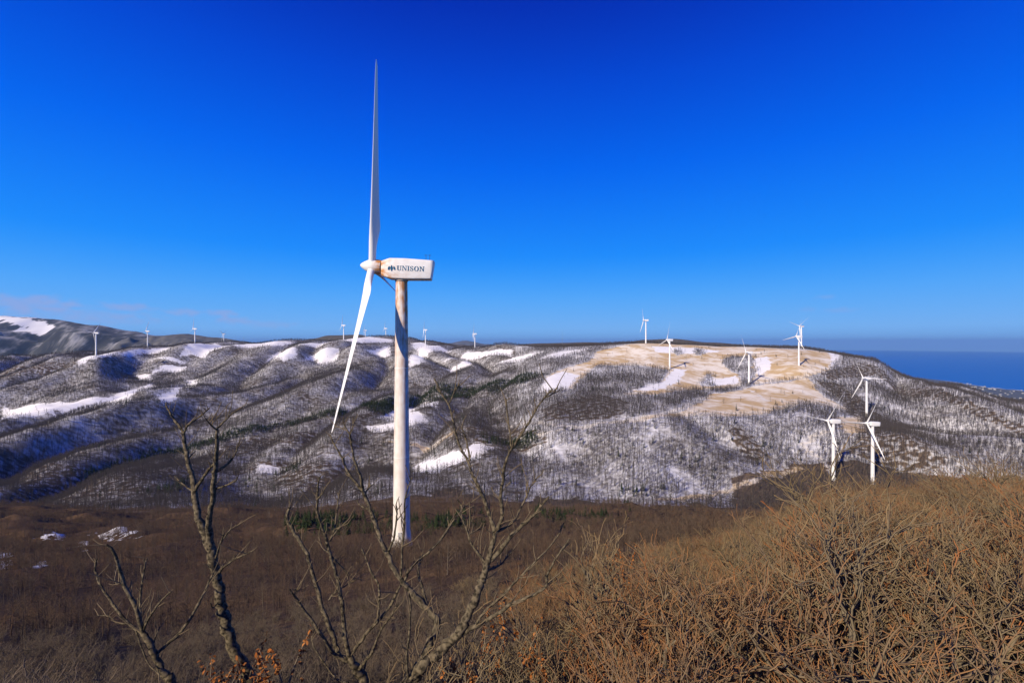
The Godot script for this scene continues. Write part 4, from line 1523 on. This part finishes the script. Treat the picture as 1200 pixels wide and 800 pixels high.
# oak saplings that keep their russet leaves
func oak_saplings() -> void:
	var m := vmat(0.9)
	m.cull_mode = BaseMaterial3D.CULL_DISABLED
	m.backlight_enabled = true
	m.backlight = Color(0.18, 0.09, 0.03)
	var stem_m := mat(Color(0.20, 0.16, 0.11), 0.9)
	var kinds := []
	for k in 3:
		var rg := RandomNumberGenerator.new()
		rg.seed = 1200 + k
		var g := Arr.new()
		var leaves := Arr.new()
		for b in 6:
			var a := rg.randf() * TAU
			var d := Vector3(cos(a) * 0.5, 1.0, sin(a) * 0.5).normalized()
			var p := Vector3(0, 0.25 + b * 0.08, 0)
			var e := p + d * rg.randf_range(0.3, 0.6)
			g.tube([Vector3(0, -0.1, 0) if b == 0 else p, p.lerp(e, 0.5) + Vector3(0.02, 0, 0.02), e], [0.008, 0.006, 0.003], [Color.WHITE, Color.WHITE, Color.WHITE], 4)
			for q in 34:
				var s := p.lerp(e, rg.randf_range(0.35, 1.05))
				var ld := Vector3(rg.randf_range(-1, 1), rg.randf_range(-0.7, 0.5), rg.randf_range(-1, 1)).normalized()
				var side := ld.cross(Vector3(rg.randf_range(-1, 1), 1, rg.randf_range(-1, 1))).normalized()
				var up := side.cross(ld)
				var L := rg.randf_range(0.025, 0.045)
				var col := Color(0.26, 0.085, 0.02).lerp(Color(0.40, 0.17, 0.055), rg.randf())
				var o := leaves.v.size()
				for w in [[0.0, 0.0, 0.0], [0.35, 0.24, 0.06], [0.7, 0.26, 0.05], [1.0, 0.0, -0.08], [0.7, -0.26, 0.05], [0.35, -0.24, 0.06], [0.5, 0.0, -0.04]]:
					leaves.v.append(s + ld * L * w[0] + side * L * w[1] + up * L * w[2])
					leaves.n.append(up)
					leaves.c.append(col)
				for w in 6: leaves.i.append_array([o + w, o + 6, o + (w + 1) % 6])
		kinds.append([g.mesh(false), leaves.mesh()])
	rng.seed = 1300
	for s in [[265, 780, 4.2], [283, 766, 4.6], [332, 752, 4.0], [322, 780, 3.8], [250, 790, 4.4], [590, 715, 5.2], [545, 770, 4.0], [612, 735, 4.6], [640, 765, 3.9], [660, 745, 4.8], [705, 765, 4.0], [560, 750, 4.8], [735, 640, 9.0], [712, 645, 9.5]]:
		var z: float = s[2]
		var x: float = (s[0] - 600.0) / F * z
		var y := height(x, -z)
		var top_y: float = (400.0 - s[1]) / F * z
		var t := thing("oak_sapling", Vector3(x, y, -z), rng.randf() * TAU)
		var sc := clampf((top_y - y) / 0.95, 0.5, 1.8)
		t.scale = Vector3(minf(sc, 1.0), sc, minf(sc, 1.0))
		tag(t, "young oak sapling still holding curled russet leaves in the brush", "sapling", "russet oak saplings in the brush")
		var kind: Array = kinds[rng.randi() % 3]
		part("stem", kind[0], stem_m, t)
		part("leaves", kind[1], m, t).set_meta("kind", "stuff")
